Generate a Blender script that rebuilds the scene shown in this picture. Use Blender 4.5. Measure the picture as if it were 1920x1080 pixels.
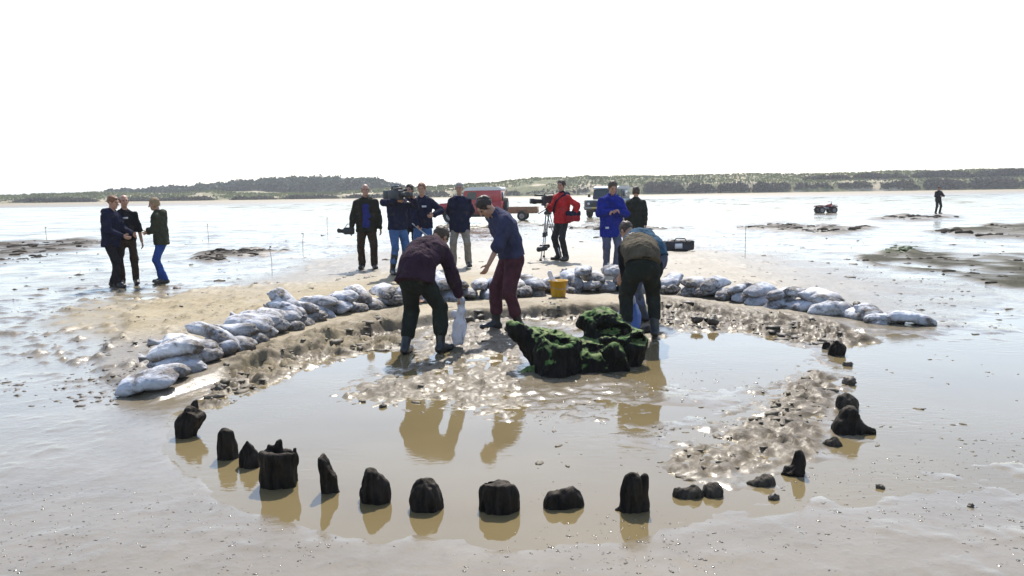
import bpy, math, random
import numpy as np
from mathutils import Vector, Matrix

for o in list(bpy.data.objects):
    bpy.data.objects.remove(o)
SC = bpy.context.scene
COL = SC.collection
rad = math.radians

# ------------------------------------------------------------------ camera
W, H, FPX = 1920.0, 1080.0, 1493.0
CAM_H = 1.68
HOR = 361.0                       # image row of the horizon at the centre column
PITCH = math.atan((540 - HOR) / FPX)
ROLL = rad(0.8)
_F = Vector((0, math.cos(PITCH), -math.sin(PITCH)))
_U0 = Vector((0, math.sin(PITCH), math.cos(PITCH)))
_R0 = Vector((1, 0, 0))
_R = _R0 * math.cos(ROLL) - _U0 * math.sin(ROLL)
_U = _U0 * math.cos(ROLL) + _R0 * math.sin(ROLL)
CAMP = Vector((0, 0, CAM_H))
cd = bpy.data.cameras.new('camera')
cam = bpy.data.objects.new('camera', cd)
COL.objects.link(cam)
M = Matrix((( _R.x, _U.x, -_F.x), (_R.y, _U.y, -_F.y), (_R.z, _U.z, -_F.z))).to_4x4()
M.translation = CAMP
cam.matrix_world = M
cd.sensor_width = 36
cd.lens = 36 * FPX / W
cd.clip_start = 0.05
cd.clip_end = 9000
SC.camera = cam

# ------------------------------------------------------------------ sky and sun
SUN_AZ, SUN_EL = rad(4), rad(50)   # almost straight ahead, above the horizon
wd = bpy.data.worlds.new('World')
SC.world = wd
wd.use_nodes = True
wn = wd.node_tree.nodes
wn.clear()
sky = wn.new('ShaderNodeTexSky')
sky.sky_type = 'NISHITA'
sky.sun_disc = False
sky.sun_elevation = SUN_EL
sky.sun_rotation = SUN_AZ
sky.air_density = 1.0
sky.dust_density = 0.9
sky.ozone_density = 2.0
bg = wn.new('ShaderNodeBackground')
bg.inputs['Strength'].default_value = 0.12
wo = wn.new('ShaderNodeOutputWorld')
hs = wn.new('ShaderNodeHueSaturation')          # thin bright high cloud washes the blue out everywhere alike
hs.inputs['Saturation'].default_value = 0.85
wd.node_tree.links.new(sky.outputs[0], hs.inputs['Color'])
wd.node_tree.links.new(hs.outputs[0], bg.inputs[0])
wd.node_tree.links.new(bg.outputs[0], wo.inputs[0])
sl = bpy.data.lights.new('sun', 'SUN')
sl.energy = 3.2
sl.angle = rad(0.6)
sl.color = (1.0, 0.94, 0.85)
sun = bpy.data.objects.new('sun', sl)
COL.objects.link(sun)
SDIR = Vector((math.sin(SUN_AZ) * math.cos(SUN_EL), math.cos(SUN_AZ) * math.cos(SUN_EL), math.sin(SUN_EL)))
sun.rotation_euler = SDIR.to_track_quat('Z', 'Y').to_euler()
sun.location = SDIR * 60
vs = SC.view_settings
vs.view_transform = 'Standard'
vs.look = 'None'
vs.gamma = 1
vs.use_curve_mapping = False
vs.exposure = 1.05

# ------------------------------------------------------------------ small maths
rng = np.random.default_rng(7)
random.seed(7)

def ray(px, py):
    return _F + _R * ((px - 960) / FPX) + _U * ((540 - py) / FPX)

def G(px, py, z=0.0):
    d = ray(px, py)
    t = (z - CAM_H) / d.z
    return CAMP + d * t

def at_depth(px, py, y):
    d = ray(px, py)
    return CAMP + d * (y / d.y)

def project(x, y, z=0.0):
    x = np.asarray(x, float); y = np.asarray(y, float)
    dz = z - CAM_H
    f = y * _F.y + dz * _F.z + x * _F.x
    f = np.maximum(f, 0.3)
    r = x * _R.x + y * _R.y + dz * _R.z
    u = x * _U.x + y * _U.y + dz * _U.z
    return 960 + FPX * r / f, 540 - FPX * u / f

def sstep(a, b, x):
    t = np.clip((x - a) / (b - a), 0, 1)
    return t * t * (3 - 2 * t)

def _hash(ix, iy, iz, seed):
    h = (ix.astype(np.int64) * 374761393 + iy.astype(np.int64) * 668265263 + iz.astype(np.int64) * 2147483647 + seed * 974711) & 0xffffffff
    h = ((h ^ (h >> 13)) * 1274126177) & 0xffffffff
    h = (h ^ (h >> 16)) & 0xffffffff
    return h.astype(np.float32) / 4294967295.0 * 2 - 1

def noise2(x, y, seed=0):
    ix = np.floor(x); iy = np.floor(y)
    fx = (x - ix).astype(np.float32); fy = (y - iy).astype(np.float32)
    fx = fx * fx * fx * (fx * (fx * 6 - 15) + 10); fy = fy * fy * fy * (fy * (fy * 6 - 15) + 10)
    z = np.zeros_like(ix)
    a = _hash(ix, iy, z, seed); b = _hash(ix + 1, iy, z, seed)
    c = _hash(ix, iy + 1, z, seed); d = _hash(ix + 1, iy + 1, z, seed)
    return (a * (1 - fx) + b * fx) * (1 - fy) + (c * (1 - fx) + d * fx) * fy

def noise3(p, s=1.0, seed=0):
    p = np.asarray(p, float) * s
    i = np.floor(p); f = (p - i).astype(np.float32)
    f = f * f * (3 - 2 * f)
    out = 0
    for dx in (0, 1):
        for dy in (0, 1):
            for dz in (0, 1):
                w = (f[:, 0] if dx else 1 - f[:, 0]) * (f[:, 1] if dy else 1 - f[:, 1]) * (f[:, 2] if dz else 1 - f[:, 2])
                out = out + w * _hash(i[:, 0] + dx, i[:, 1] + dy, i[:, 2] + dz, seed)
    return out

def fbm2(x, y, oct=4, seed=0):
    s = 0; a = 1; t = 0
    for k in range(oct):
        s = s + a * noise2(x, y, seed + k * 17)
        t += a; a *= .5; x = x * 2.03 + 7.1; y = y * 2.03 - 3.7
    return s / t

def sdpoly(x, y, pts):
    """signed distance to a polygon, negative inside"""
    x = np.asarray(x, np.float32); y = np.asarray(y, np.float32)
    d = np.full(x.shape, 1e18, np.float32); ins = np.zeros(x.shape, bool)
    n = len(pts)
    for i in range(n):
        ax, ay = pts[i]; bx, by = pts[(i + 1) % n]
        ex, ey = bx - ax, by - ay
        wx, wy = x - ax, y - ay
        t = np.clip((wx * ex + wy * ey) / (ex * ex + ey * ey + 1e-9), 0, 1)
        d = np.minimum(d, (wx - ex * t) ** 2 + (wy - ey * t) ** 2)
        c = ((ay <= y) & (by > y)) | ((by <= y) & (ay > y))
        if ey != 0:
            ins ^= c & (x < ax + (y - ay) / ey * ex)
    d = np.sqrt(d)
    return np.where(ins, -d, d)

# ------------------------------------------------------------------ object helpers
def tag(o, label=None, cat=None, group=None, kind=None):
    if label: o['label'] = label
    if cat: o['category'] = cat
    if group: o['group'] = group
    if kind: o['kind'] = kind
    return o

def mesh_np(name, V, faces, mats=(), smooth=True, fmat=None):
    """faces: list of int arrays, each (n,3) or (n,4)"""
    me = bpy.data.meshes.new(name)
    V = np.asarray(V, np.float32)
    me.vertices.add(len(V)); me.vertices.foreach_set('co', V.ravel())
    faces = [np.asarray(f, np.int32) for f in faces if len(f)]
    tot = sum(f.size for f in faces); nf = sum(len(f) for f in faces)
    me.loops.add(tot); me.polygons.add(nf)
    me.loops.foreach_set('vertex_index', np.concatenate([f.ravel() for f in faces]))
    st = []; c = 0
    for f in faces:
        st.append(np.arange(len(f)) * f.shape[1] + c); c += f.size
    me.polygons.foreach_set('loop_start', np.concatenate(st).astype(np.int32))
    if smooth:
        me.polygons.foreach_set('use_smooth', np.ones(nf, bool))
    for m in mats: me.materials.append(m)
    if fmat is not None:
        me.polygons.foreach_set('material_index', np.asarray(fmat, np.int32))
    me.update(calc_edges=True)
    return me

def link(name, me, parent=None, loc=None, rot=None, scale=None):
    o = bpy.data.objects.new(name, me)
    COL.objects.link(o)
    if parent is not None: o.parent = parent
    if loc is not None: o.location = loc
    if rot is not None: o.rotation_euler = rot
    if scale is not None: o.scale = (scale,) * 3 if isinstance(scale, (int, float)) else scale
    return o

class MB:
    """collects boxes, tubes and lofts into one mesh"""
    def __init__(s): s.v = []; s.q = []; s.t = []; s.n = 0
    def add(s, V, Q=(), T=()):
        V = np.asarray(V, float)
        if len(Q): s.q.append(np.asarray(Q) + s.n)
        if len(T): s.t.append(np.asarray(T) + s.n)
        s.v.append(V); s.n += len(V)
    def box(s, lo, hi, rot=None, piv=None):
        x0, y0, z0 = lo; x1, y1, z1 = hi
        V = np.array([(x0,y0,z0),(x1,y0,z0),(x1,y1,z0),(x0,y1,z0),(x0,y0,z1),(x1,y0,z1),(x1,y1,z1),(x0,y1,z1)], float)
        if rot is not None:
            c = np.array(piv if piv is not None else (V.mean(0)))
            V = (V - c) @ np.array(rot).T + c
        s.add(V, [(0,3,2,1),(4,5,6,7),(0,1,5,4),(1,2,6,5),(2,3,7,6),(3,0,4,7)])
    def prism(s, prof, y0, y1):
        """profile of (x,z) points extruded along y"""
        n = len(prof)
        V = [(x, y0, z) for x, z in prof] + [(x, y1, z) for x, z in prof]
        s.add(V, [(i, (i+1) % n, n + (i+1) % n, n + i) for i in range(n)])
        c0 = np.mean(prof, axis=0)
        b = s.n
        s.add([(c0[0], y0, c0[1])] + [(x, y0, z) for x, z in prof], (), [(0, 1 + (i+1) % n, 1 + i) for i in range(n)])
        s.add([(c0[0], y1, c0[1])] + [(x, y1, z) for x, z in prof], (), [(0, 1 + i, 1 + (i+1) % n) for i in range(n)])
    def tube(s, pts, r, n=8, cap=True):
        pts = [Vector(p) for p in pts]
        rr = r if isinstance(r, (list, tuple)) else [r] * len(pts)
        rings = []
        for i, p in enumerate(pts):
            d = (pts[min(i+1, len(pts)-1)] - pts[max(i-1, 0)]).normalized()
            a = d.orthogonal().normalized() if i == 0 else (a - d * a.dot(d)).normalized()
            b = d.cross(a)
            rings.append([p + (a * math.cos(t) + b * math.sin(t)) * rr[i] for t in [2*math.pi*k/n for k in range(n)]])
        V = [tuple(v) for g in rings for v in g]
        Q = [(i*n+k, i*n+(k+1) % n, (i+1)*n+(k+1) % n, (i+1)*n+k) for i in range(len(pts)-1) for k in range(n)]
        T = []
        if cap:
            V += [tuple(pts[0]), tuple(pts[-1])]
            m = len(pts)*n
            T = [(m, (k+1) % n, k) for k in range(n)] + [(m+1, m-n+k, m-n+(k+1) % n) for k in range(n)]
        s.add(V, Q, T)
    def lathe(s, prof, n=20, axis='z', c=(0,0,0)):
        """prof of (r, h)"""
        V = []
        for r, h in prof:
            for k in range(n):
                t = 2*math.pi*k/n
                p = (r*math.cos(t), r*math.sin(t), h)
                if axis == 'y': p = (r*math.cos(t), h, r*math.sin(t))
                if axis == 'x': p = (h, r*math.cos(t), r*math.sin(t))
                V.append((p[0]+c[0], p[1]+c[1], p[2]+c[2]))
        m = len(prof)
        Q = [(i*n+k, i*n+(k+1) % n, (i+1)*n+(k+1) % n, (i+1)*n+k) for i in range(m-1) for k in range(n)]
        s.add(V, Q)
    def mesh(s, name, mat, smooth=False):
        V = np.concatenate(s.v)
        return mesh_np(name, V, ([np.concatenate(s.q)] if s.q else []) + ([np.concatenate(s.t)] if s.t else []), [mat], smooth)
    def build(s, name, mat, parent=None, smooth=False, bevel=0):
        o = link(name, s.mesh(name, mat, smooth), parent)
        if bevel:
            b = o.modifiers.new('bevel', 'BEVEL'); b.width = bevel; b.segments = 2; b.limit_method = 'ANGLE'
        return o

def empty(name, loc, rz=0, scale=1):
    o = bpy.data.objects.new(name, None); COL.objects.link(o)
    o.location = loc; o.rotation_euler = (0, 0, rz); o.scale = (scale,) * 3
    o.empty_display_size = .2
    return o

# ------------------------------------------------------------------ signed distance sculpting
class Sculpt:
    def __init__(s, lo, hi, h):
        s.lo = np.array(lo, float); s.h = h
        s.n = np.ceil((np.array(hi) - s.lo) / h).astype(int) + 1
        s.S = np.full(s.n, 1.0, np.float32)
        s.ax = [(s.lo[i] + h * np.arange(s.n[i])).astype(np.float32) for i in range(3)]
    def _apply(s, lo, hi, fn, k, op):
        i0 = np.clip(np.floor((np.array(lo) - s.lo) / s.h).astype(int) - 1, 0, s.n)
        i1 = np.clip(np.ceil((np.array(hi) - s.lo) / s.h).astype(int) + 2, 0, s.n)
        if (i1 <= i0).any(): return s
        sl = tuple(slice(a, b) for a, b in zip(i0, i1))
        X = s.ax[0][sl[0]][:, None, None]; Y = s.ax[1][sl[1]][None, :, None]; Z = s.ax[2][sl[2]][None, None, :]
        d = fn(X, Y, Z)
        A = s.S[sl]
        if op == 'u':
            if k > 0:
                t = np.clip(.5 + .5 * (A - d) / k, 0, 1); A = A * (1 - t) + d * t - k * t * (1 - t)
            else: A = np.minimum(A, d)
        else:
            d = -d
            if k > 0:
                t = np.clip(.5 - .5 * (A - d) / k, 0, 1); A = A * (1 - t) + d * t + k * t * (1 - t)
            else: A = np.maximum(A, d)
        s.S[sl] = A
        return s
    def cone(s, a, b, ra, rb, k=.02, flat=None, fs=1.0, op='u'):
        a = np.array(a, float); b = np.array(b, float)
        r = max(ra, rb) + 2 * k + s.h * 2
        lo = np.minimum(a, b) - r; hi = np.maximum(a, b) + r
        if flat is not None:
            ax = np.array(flat, float); ax /= np.linalg.norm(ax)
        def fn(X, Y, Z):
            x, y, z = X - a[0], Y - a[1], Z - a[2]
            e = b - a
            if flat is not None:
                g = (1 / fs - 1)
                q = (x * ax[0] + y * ax[1] + z * ax[2]) * g
                x, y, z = x + q * ax[0], y + q * ax[1], z + q * ax[2]
                e = e + ax * (e @ ax) * g
            t = np.clip((x * e[0] + y * e[1] + z * e[2]) / max(e @ e, 1e-9), 0, 1)
            return np.sqrt((x - t * e[0]) ** 2 + (y - t * e[1]) ** 2 + (z - t * e[2]) ** 2) - (ra + (rb - ra) * t)
        return s._apply(lo, hi, fn, k, op)
    def ell(s, c, r, R=None, k=.02, op='u'):
        c = np.array(c, float); r = np.array(r, float)
        m = r.max() + 2 * k + 2 * s.h
        R = np.eye(3) if R is None else np.array(R)     # columns are the ellipsoid's own axes
        def fn(X, Y, Z):
            x, y, z = X - c[0], Y - c[1], Z - c[2]
            q = [(x * R[0, i] + y * R[1, i] + z * R[2, i]) / r[i] for i in range(3)]
            k0 = np.sqrt(q[0] ** 2 + q[1] ** 2 + q[2] ** 2)
            k1 = np.sqrt((q[0] / r[0]) ** 2 + (q[1] / r[1]) ** 2 + (q[2] / r[2]) ** 2) + 1e-6
            return k0 * (k0 - 1) / k1
        return s._apply(c - m, c + m, fn, k, op)
    def box(s, c, r, R=None, rd=.01, k=.01, op='u'):
        c = np.array(c, float); r = np.array(r, float)
        m = np.linalg.norm(r) + 2 * k + 2 * s.h
        R = np.eye(3) if R is None else np.array(R)
        def fn(X, Y, Z):
            x, y, z = X - c[0], Y - c[1], Z - c[2]
            q = [np.abs(x * R[0, i] + y * R[1, i] + z * R[2, i]) - r[i] + rd for i in range(3)]
            o = np.sqrt(sum(np.maximum(a, 0) ** 2 for a in q))
            return o + np.minimum(np.maximum(np.maximum(q[0], q[1]), q[2]), 0) - rd
        return s._apply(c - m, c + m, fn, k, op)
    def clip(s, p, n):
        """remove everything on the side the normal points to"""
        n = np.array(n, float); n /= np.linalg.norm(n); p = np.array(p, float)
        d = (s.ax[0][:, None, None] - p[0]) * n[0] + (s.ax[1][None, :, None] - p[1]) * n[1] + (s.ax[2][None, None, :] - p[2]) * n[2]
        s.S = np.maximum(s.S, d).astype(np.float32)
        return s
    def net(s):
        S = s.S; nx, ny, nz = S.shape
        I = S < 0
        cnt = np.zeros((nx-1, ny-1, nz-1), np.int8)
        cr = [(i, j, k) for i in (0, 1) for j in (0, 1) for k in (0, 1)]
        for i, j, k in cr:
            cnt += I[i:nx-1+i, j:ny-1+j, k:nz-1+k]
        act = (cnt > 0) & (cnt < 8)
        ci = np.argwhere(act)
        idx = np.full(act.shape, -1, np.int32); idx[act] = np.arange(len(ci))
        val = {c: S[ci[:, 0]+c[0], ci[:, 1]+c[1], ci[:, 2]+c[2]] for c in cr}
        acc = np.zeros((len(ci), 3)); num = np.zeros(len(ci))
        for a in cr:
            for ax in range(3):
                if a[ax] == 0:
                    b = list(a); b[ax] = 1; b = tuple(b)
                    va, vb = val[a], val[b]
                    m = (va < 0) != (vb < 0)
                    t = np.where(m, va / np.where(m, va - vb, 1), 0)
                    p = np.tile(np.array(a, float), (len(ci), 1)); p[:, ax] = t
                    acc += p * m[:, None]; num += m
        V = s.lo + s.h * (ci + acc / np.maximum(num, 1)[:, None])
        Q = []
        for ax in range(3):
            o1, o2 = [(1, 2), (2, 0), (0, 1)][ax]
            sa = [slice(None)] * 3; sb = [slice(None)] * 3
            sa[ax] = slice(0, -1); sb[ax] = slice(1, None)
            A = I[tuple(sa)]; B = I[tuple(sb)]
            e = np.argwhere(A != B)
            e = e[(e[:, o1] > 0) & (e[:, o2] > 0) & (e[:, o1] < S.shape[o1]-1) & (e[:, o2] < S.shape[o2]-1)]
            if not len(e): continue
            fl = A[e[:, 0], e[:, 1], e[:, 2]]
            def cell(d1, d2):
                c = e.copy(); c[:, o1] += d1; c[:, o2] += d2
                return idx[c[:, 0], c[:, 1], c[:, 2]]
            q = np.stack([cell(-1, -1), cell(0, -1), cell(0, 0), cell(-1, 0)], 1)
            q[~fl] = q[~fl][:, ::-1]
            Q.append(q)
        Q = np.concatenate(Q)
        Q = Q[(Q >= 0).all(1)]
        return V, Q

def vnormals(V, Q):
    n = np.cross(V[Q[:, 2]] - V[Q[:, 0]], V[Q[:, 3]] - V[Q[:, 1]])
    N = np.zeros_like(V)
    for i in range(4): np.add.at(N, Q[:, i], n)
    return N / (np.linalg.norm(N, axis=1)[:, None] + 1e-12)

# ------------------------------------------------------------------ material helpers
class MT:
    def __init__(s, name):
        s.m = bpy.data.materials.new(name); s.m.use_nodes = True
        s.nt = s.m.node_tree; s.n = s.nt.nodes; s.n.clear()
        s.out = s.n.new('ShaderNodeOutputMaterial')
        s.b = s.n.new('ShaderNodeBsdfPrincipled')
        s.nt.links.new(s.b.outputs[0], s.out.inputs[0])
    def l(s, a, b): s.nt.links.new(a, b)
    def node(s, t, **kw):
        n = s.n.new(t)
        for k, v in kw.items(): setattr(n, k, v)
        return n
    def coord(s, which='Object', scale=(1, 1, 1)):
        tc = s.node('ShaderNodeTexCoord'); mp = s.node('ShaderNodeMapping')
        mp.inputs['Scale'].default_value = scale
        s.l(tc.outputs[which], mp.inputs[0])
        return mp.outputs[0]
    def noise(s, vec, scale, detail=4, rough=.55, dist=0):
        n = s.node('ShaderNodeTexNoise')
        n.inputs['Scale'].default_value = scale; n.inputs['Detail'].default_value = detail
        n.inputs['Roughness'].default_value = rough; n.inputs['Distortion'].default_value = dist
        if vec is not None: s.l(vec, n.inputs['Vector'])
        return n.outputs['Fac']
    def ramp(s, fac, stops):
        r = s.node('ShaderNodeValToRGB')
        while len(r.color_ramp.elements) < len(stops): r.color_ramp.elements.new(.5)
        for e, (p, c) in zip(r.color_ramp.elements, stops):
            e.position = p; e.color = (*c, 1) if len(c) == 3 else c
        s.l(fac, r.inputs[0])
        return r.outputs[0]
    def mapr(s, v, a, b, c, d):
        r = s.node('ShaderNodeMapRange'); 
        s.l(v, r.inputs[0])
        for i, x in enumerate((a, b, c, d)): r.inputs[i+1].default_value = x
        return r.outputs[0]
    def mix(s, fac, a, b, mode='MIX'):
        m = s.node('ShaderNodeMix', data_type='RGBA', blend_type=mode)
        if hasattr(fac, 'links'): s.l(fac, m.inputs[0])
        else: m.inputs[0].default_value = fac
        for i, x in ((6, a), (7, b)):
            if hasattr(x, 'links'): s.l(x, m.inputs[i])
            else: m.inputs[i].default_value = (*x, 1)
        return m.outputs[2]
    def math(s, op, a, b=None):
        m = s.node('ShaderNodeMath', operation=op)
        for i, x in enumerate((a, b)):
            if x is None: continue
            if hasattr(x, 'links'): s.l(x, m.inputs[i])
            else: m.inputs[i].default_value = x
        return m.outputs[0]
    def bump(s, hgt, strength, dist=.01, prev=None):
        b = s.node('ShaderNodeBump'); b.inputs['Strength'].default_value = strength; b.inputs['Distance'].default_value = dist
        s.l(hgt, b.inputs['Height'])
        if prev is not None: s.l(prev, b.inputs['Normal'])
        return b.outputs[0]
    def set(s, **kw):
        names = dict(col='Base Color', rough='Roughness', spec='Specular IOR Level', ior='IOR', metal='Metallic', normal='Normal', alpha='Alpha', coat='Coat Weight', trans='Transmission Weight', sheen='Sheen Weight')
        for k, v in kw.items():
            i = s.b.inputs[names[k]]
            if hasattr(v, 'links'): s.l(v, i)
            elif k == 'col': i.default_value = (*v, 1)
            else: i.default_value = v
        return s.m

_mc = {}
def plain(name, col, rough=.6, var=.25, scale=12, bump=.15, bscale=80, metal=0, spec=.5, dirt=None):
    """a plain coloured material with grain, wear and fine relief"""
    if name in _mc: return _mc[name]
    t = MT(name); v = t.coord()
    n = t.noise(v, scale, 5)
    c = t.mix(t.mapr(n, .3, .7, 0, 1), tuple(x * (1 - var) for x in col), tuple(min(x * (1 + var), .95) for x in col))
    if dirt:
        c = t.mix(t.mapr(t.noise(v, scale * .35, 6, .65), .5, .68, 0, .8), c, dirt)
    t.set(col=c, rough=t.mapr(n, .2, .8, max(rough - .1, .02), min(rough + .1, 1)), metal=metal, spec=spec)
    if bump: t.set(normal=t.bump(t.noise(v, bscale, 3), bump, .005))
    _mc[name] = t.m
    return t.m

def cloth(name, col, mud=True):
    if name in _mc: return _mc[name]
    t = MT(name); v = t.coord()
    n = t.noise(v, 9, 5)
    c = t.mix(t.mapr(n, .3, .7, 0, 1), tuple(x * .75 for x in col), tuple(min(x * 1.3, .9) for x in col))
    if mud:
        c = t.mix(t.mapr(t.noise(v, 5, 6, .7), .58, .72, 0, .45), c, (.1, .08, .055))
    wv = t.noise(v, 320, 2)
    fold = t.noise(t.coord('Object', (1, 1, .45)), 14, 3, .5, 1.2)
    t.set(col=c, rough=.9, spec=.12, normal=t.bump(wv, .2, .002, t.bump(fold, .8, .03)))
    _mc[name] = t.m
    return t.m

# ================================================================== the setting
# raised sand bar behind the pool (world polygon, metres)
_bar = [G(290, 752, .03), G(420, 700, .07), G(520, 664, .1), G(620, 634, .12), G(720, 604, .13), G(860, 583, .14), G(1000, 579, .14),
        G(1150, 574, .12), G(1260, 575, .08), G(1400, 590, .05), G(1600, 618, .03), G(1770, 625, .02), G(1900, 560, 0), G(1750, 505, 0),
        G(1300, 455, 0), G(900, 452, 0), G(600, 480, 0), G(250, 580, 0), G(170, 700, 0)]
BAR = [(p.x, p.y) for p in _bar]
BAR_PX = [0, 300, 430, 600, 800, 1150, 1260, 1450, 1700, 1920]
BAR_A = [.02, .04, .085, .125, .14, .13, .085, .045, .02, .01]

POOL = [(330, 836), (345, 795), (420, 772), (462, 738), (520, 706), (610, 684), (700, 664), (752, 652), (756, 690), (700, 702), (610, 732),
        (650, 760), (760, 775), (880, 785), (960, 785), (1010, 765), (1100, 748), (1200, 765), (1255, 810), (1245, 880), (1222, 905), (1235, 940), (1225, 1000), (1010, 1010),
        (700, 1004), (520, 965), (400, 905)]
RIGHTW = [(1240, 650), (1280, 622), (1400, 626), (1500, 652), (1560, 690), (1500, 705), (1430, 750), (1330, 790), (1210, 790), (1130, 830), (1040, 840),
          (1010, 780), (1080, 735), (1190, 700)]
OUTW = [(1600, 640), (1760, 640), (1990, 600), (2200, 700), (2100, 890), (1700, 860), (1640, 900), (1560, 905), (1560, 870), (1640, 830), (1600, 760), (1560, 700)]
FRONTW = [(1240, 905), (1460, 905), (1560, 905), (1690, 900), (1650, 940), (1400, 960), (1240, 990)]
CHURN = [  # polygons in the photograph and the height of the lumps there
    ([(380, 770), (420, 700), (520, 664), (640, 630), (760, 600), (760, 652), (610, 682), (520, 704), (440, 760)], .105),
    ([(1235, 575), (1420, 592), (1560, 612), (1650, 640), (1570, 650), (1500, 646), (1400, 622), (1280, 618), (1230, 610)], .10),
    ([(1530, 690), (1480, 720), (1430, 770), (1400, 800), (1330, 820), (1260, 850), (1250, 900), (1330, 900), (1430, 880), (1500, 870), (1545, 830), (1540, 780), (1580, 720)], .058),
    ([(590, 735), (700, 704), (760, 690), (800, 620), (960, 590), (980, 640), (960, 700), (990, 760), (960, 788), (860, 782), (740, 770), (650, 758)], .045),
    ([(860, 590), (1100, 585), (1230, 600), (1240, 640), (1180, 640), (1000, 600)], .06),
    ([(1220, 870), (1330, 790), (1420, 720), (1540, 670), (1610, 700), (1560, 800), (1510, 890), (1350, 928), (1240, 925)], .026),
    ([(960, 720), (1180, 700), (1210, 770), (1100, 810), (960, 800)], .012),
]
SILT = [(960, 700), (1190, 695), (1330, 715), (1500, 700), (1430, 800), (1330, 835), (1250, 870), (1170, 850), (1040, 800), (940, 792), (880, 770)]
SPECK = [(-300, 640), (0, 570), (150, 545), (420, 540), (620, 545), (420, 640), (340, 690), (200, 730), (0, 660)]
OCHRE = [(90, 610), (160, 570), (300, 548), (560, 545), (740, 530), (960, 520), (960, 580), (760, 600), (520, 664), (430, 690), (380, 660), (360, 630), (230, 640)]
PALE = [(640, 545), (760, 505), (1000, 478), (1330, 480), (1460, 530), (1600, 590), (1400, 590), (1150, 585), (800, 590)]
RIDGES = [  # px polygon, height, greenness
    ([(-200, 462), (0, 457), (150, 450), (200, 456), (110, 478), (0, 498), (-200, 520)], .10, 0),
    ([(358, 488), (400, 474), (470, 468), (545, 471), (470, 482), (385, 493)], .13, 0),
    ([(1380, 428), (1450, 421), (1560, 424), (1645, 428), (1560, 440), (1440, 432)], .15, 0),
    ([(1630, 411), (1700, 406), (1800, 408), (1720, 413)], .22, 0),
    ([(1740, 436), (1860, 424), (2100, 418), (2100, 452), (1840, 446)], .2, .3),
    ([(980, 421), (1130, 424), (1300, 428), (1200, 434), (1040, 430)], .08, .2),
    ([(1600, 485), (1680, 470), (1800, 478), (2100, 468), (2100, 560), (1900, 545), (1780, 520), (1640, 500)], .05, .35),
    ([(1640, 474), (1680, 462), (1730, 464), (1715, 476), (1665, 481)], .1, 1),
]

def masks(x, y):
    px, py = project(x, y)
    infront = y > 2.0
    px = np.where(infront, px, 5000); py = np.where(infront, py, 3000)
    wob = fbm2(x * 2.2, y * 2.2, 3, 5) * 16
    # distances in the picture are stretched so that a metre away and a metre across weigh alike
    def inside(poly, soft):
        return sstep(soft, -soft, sdpoly(px + wob, (py + wob * .35) * 1.0, poly))
    return px, py, inside

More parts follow.
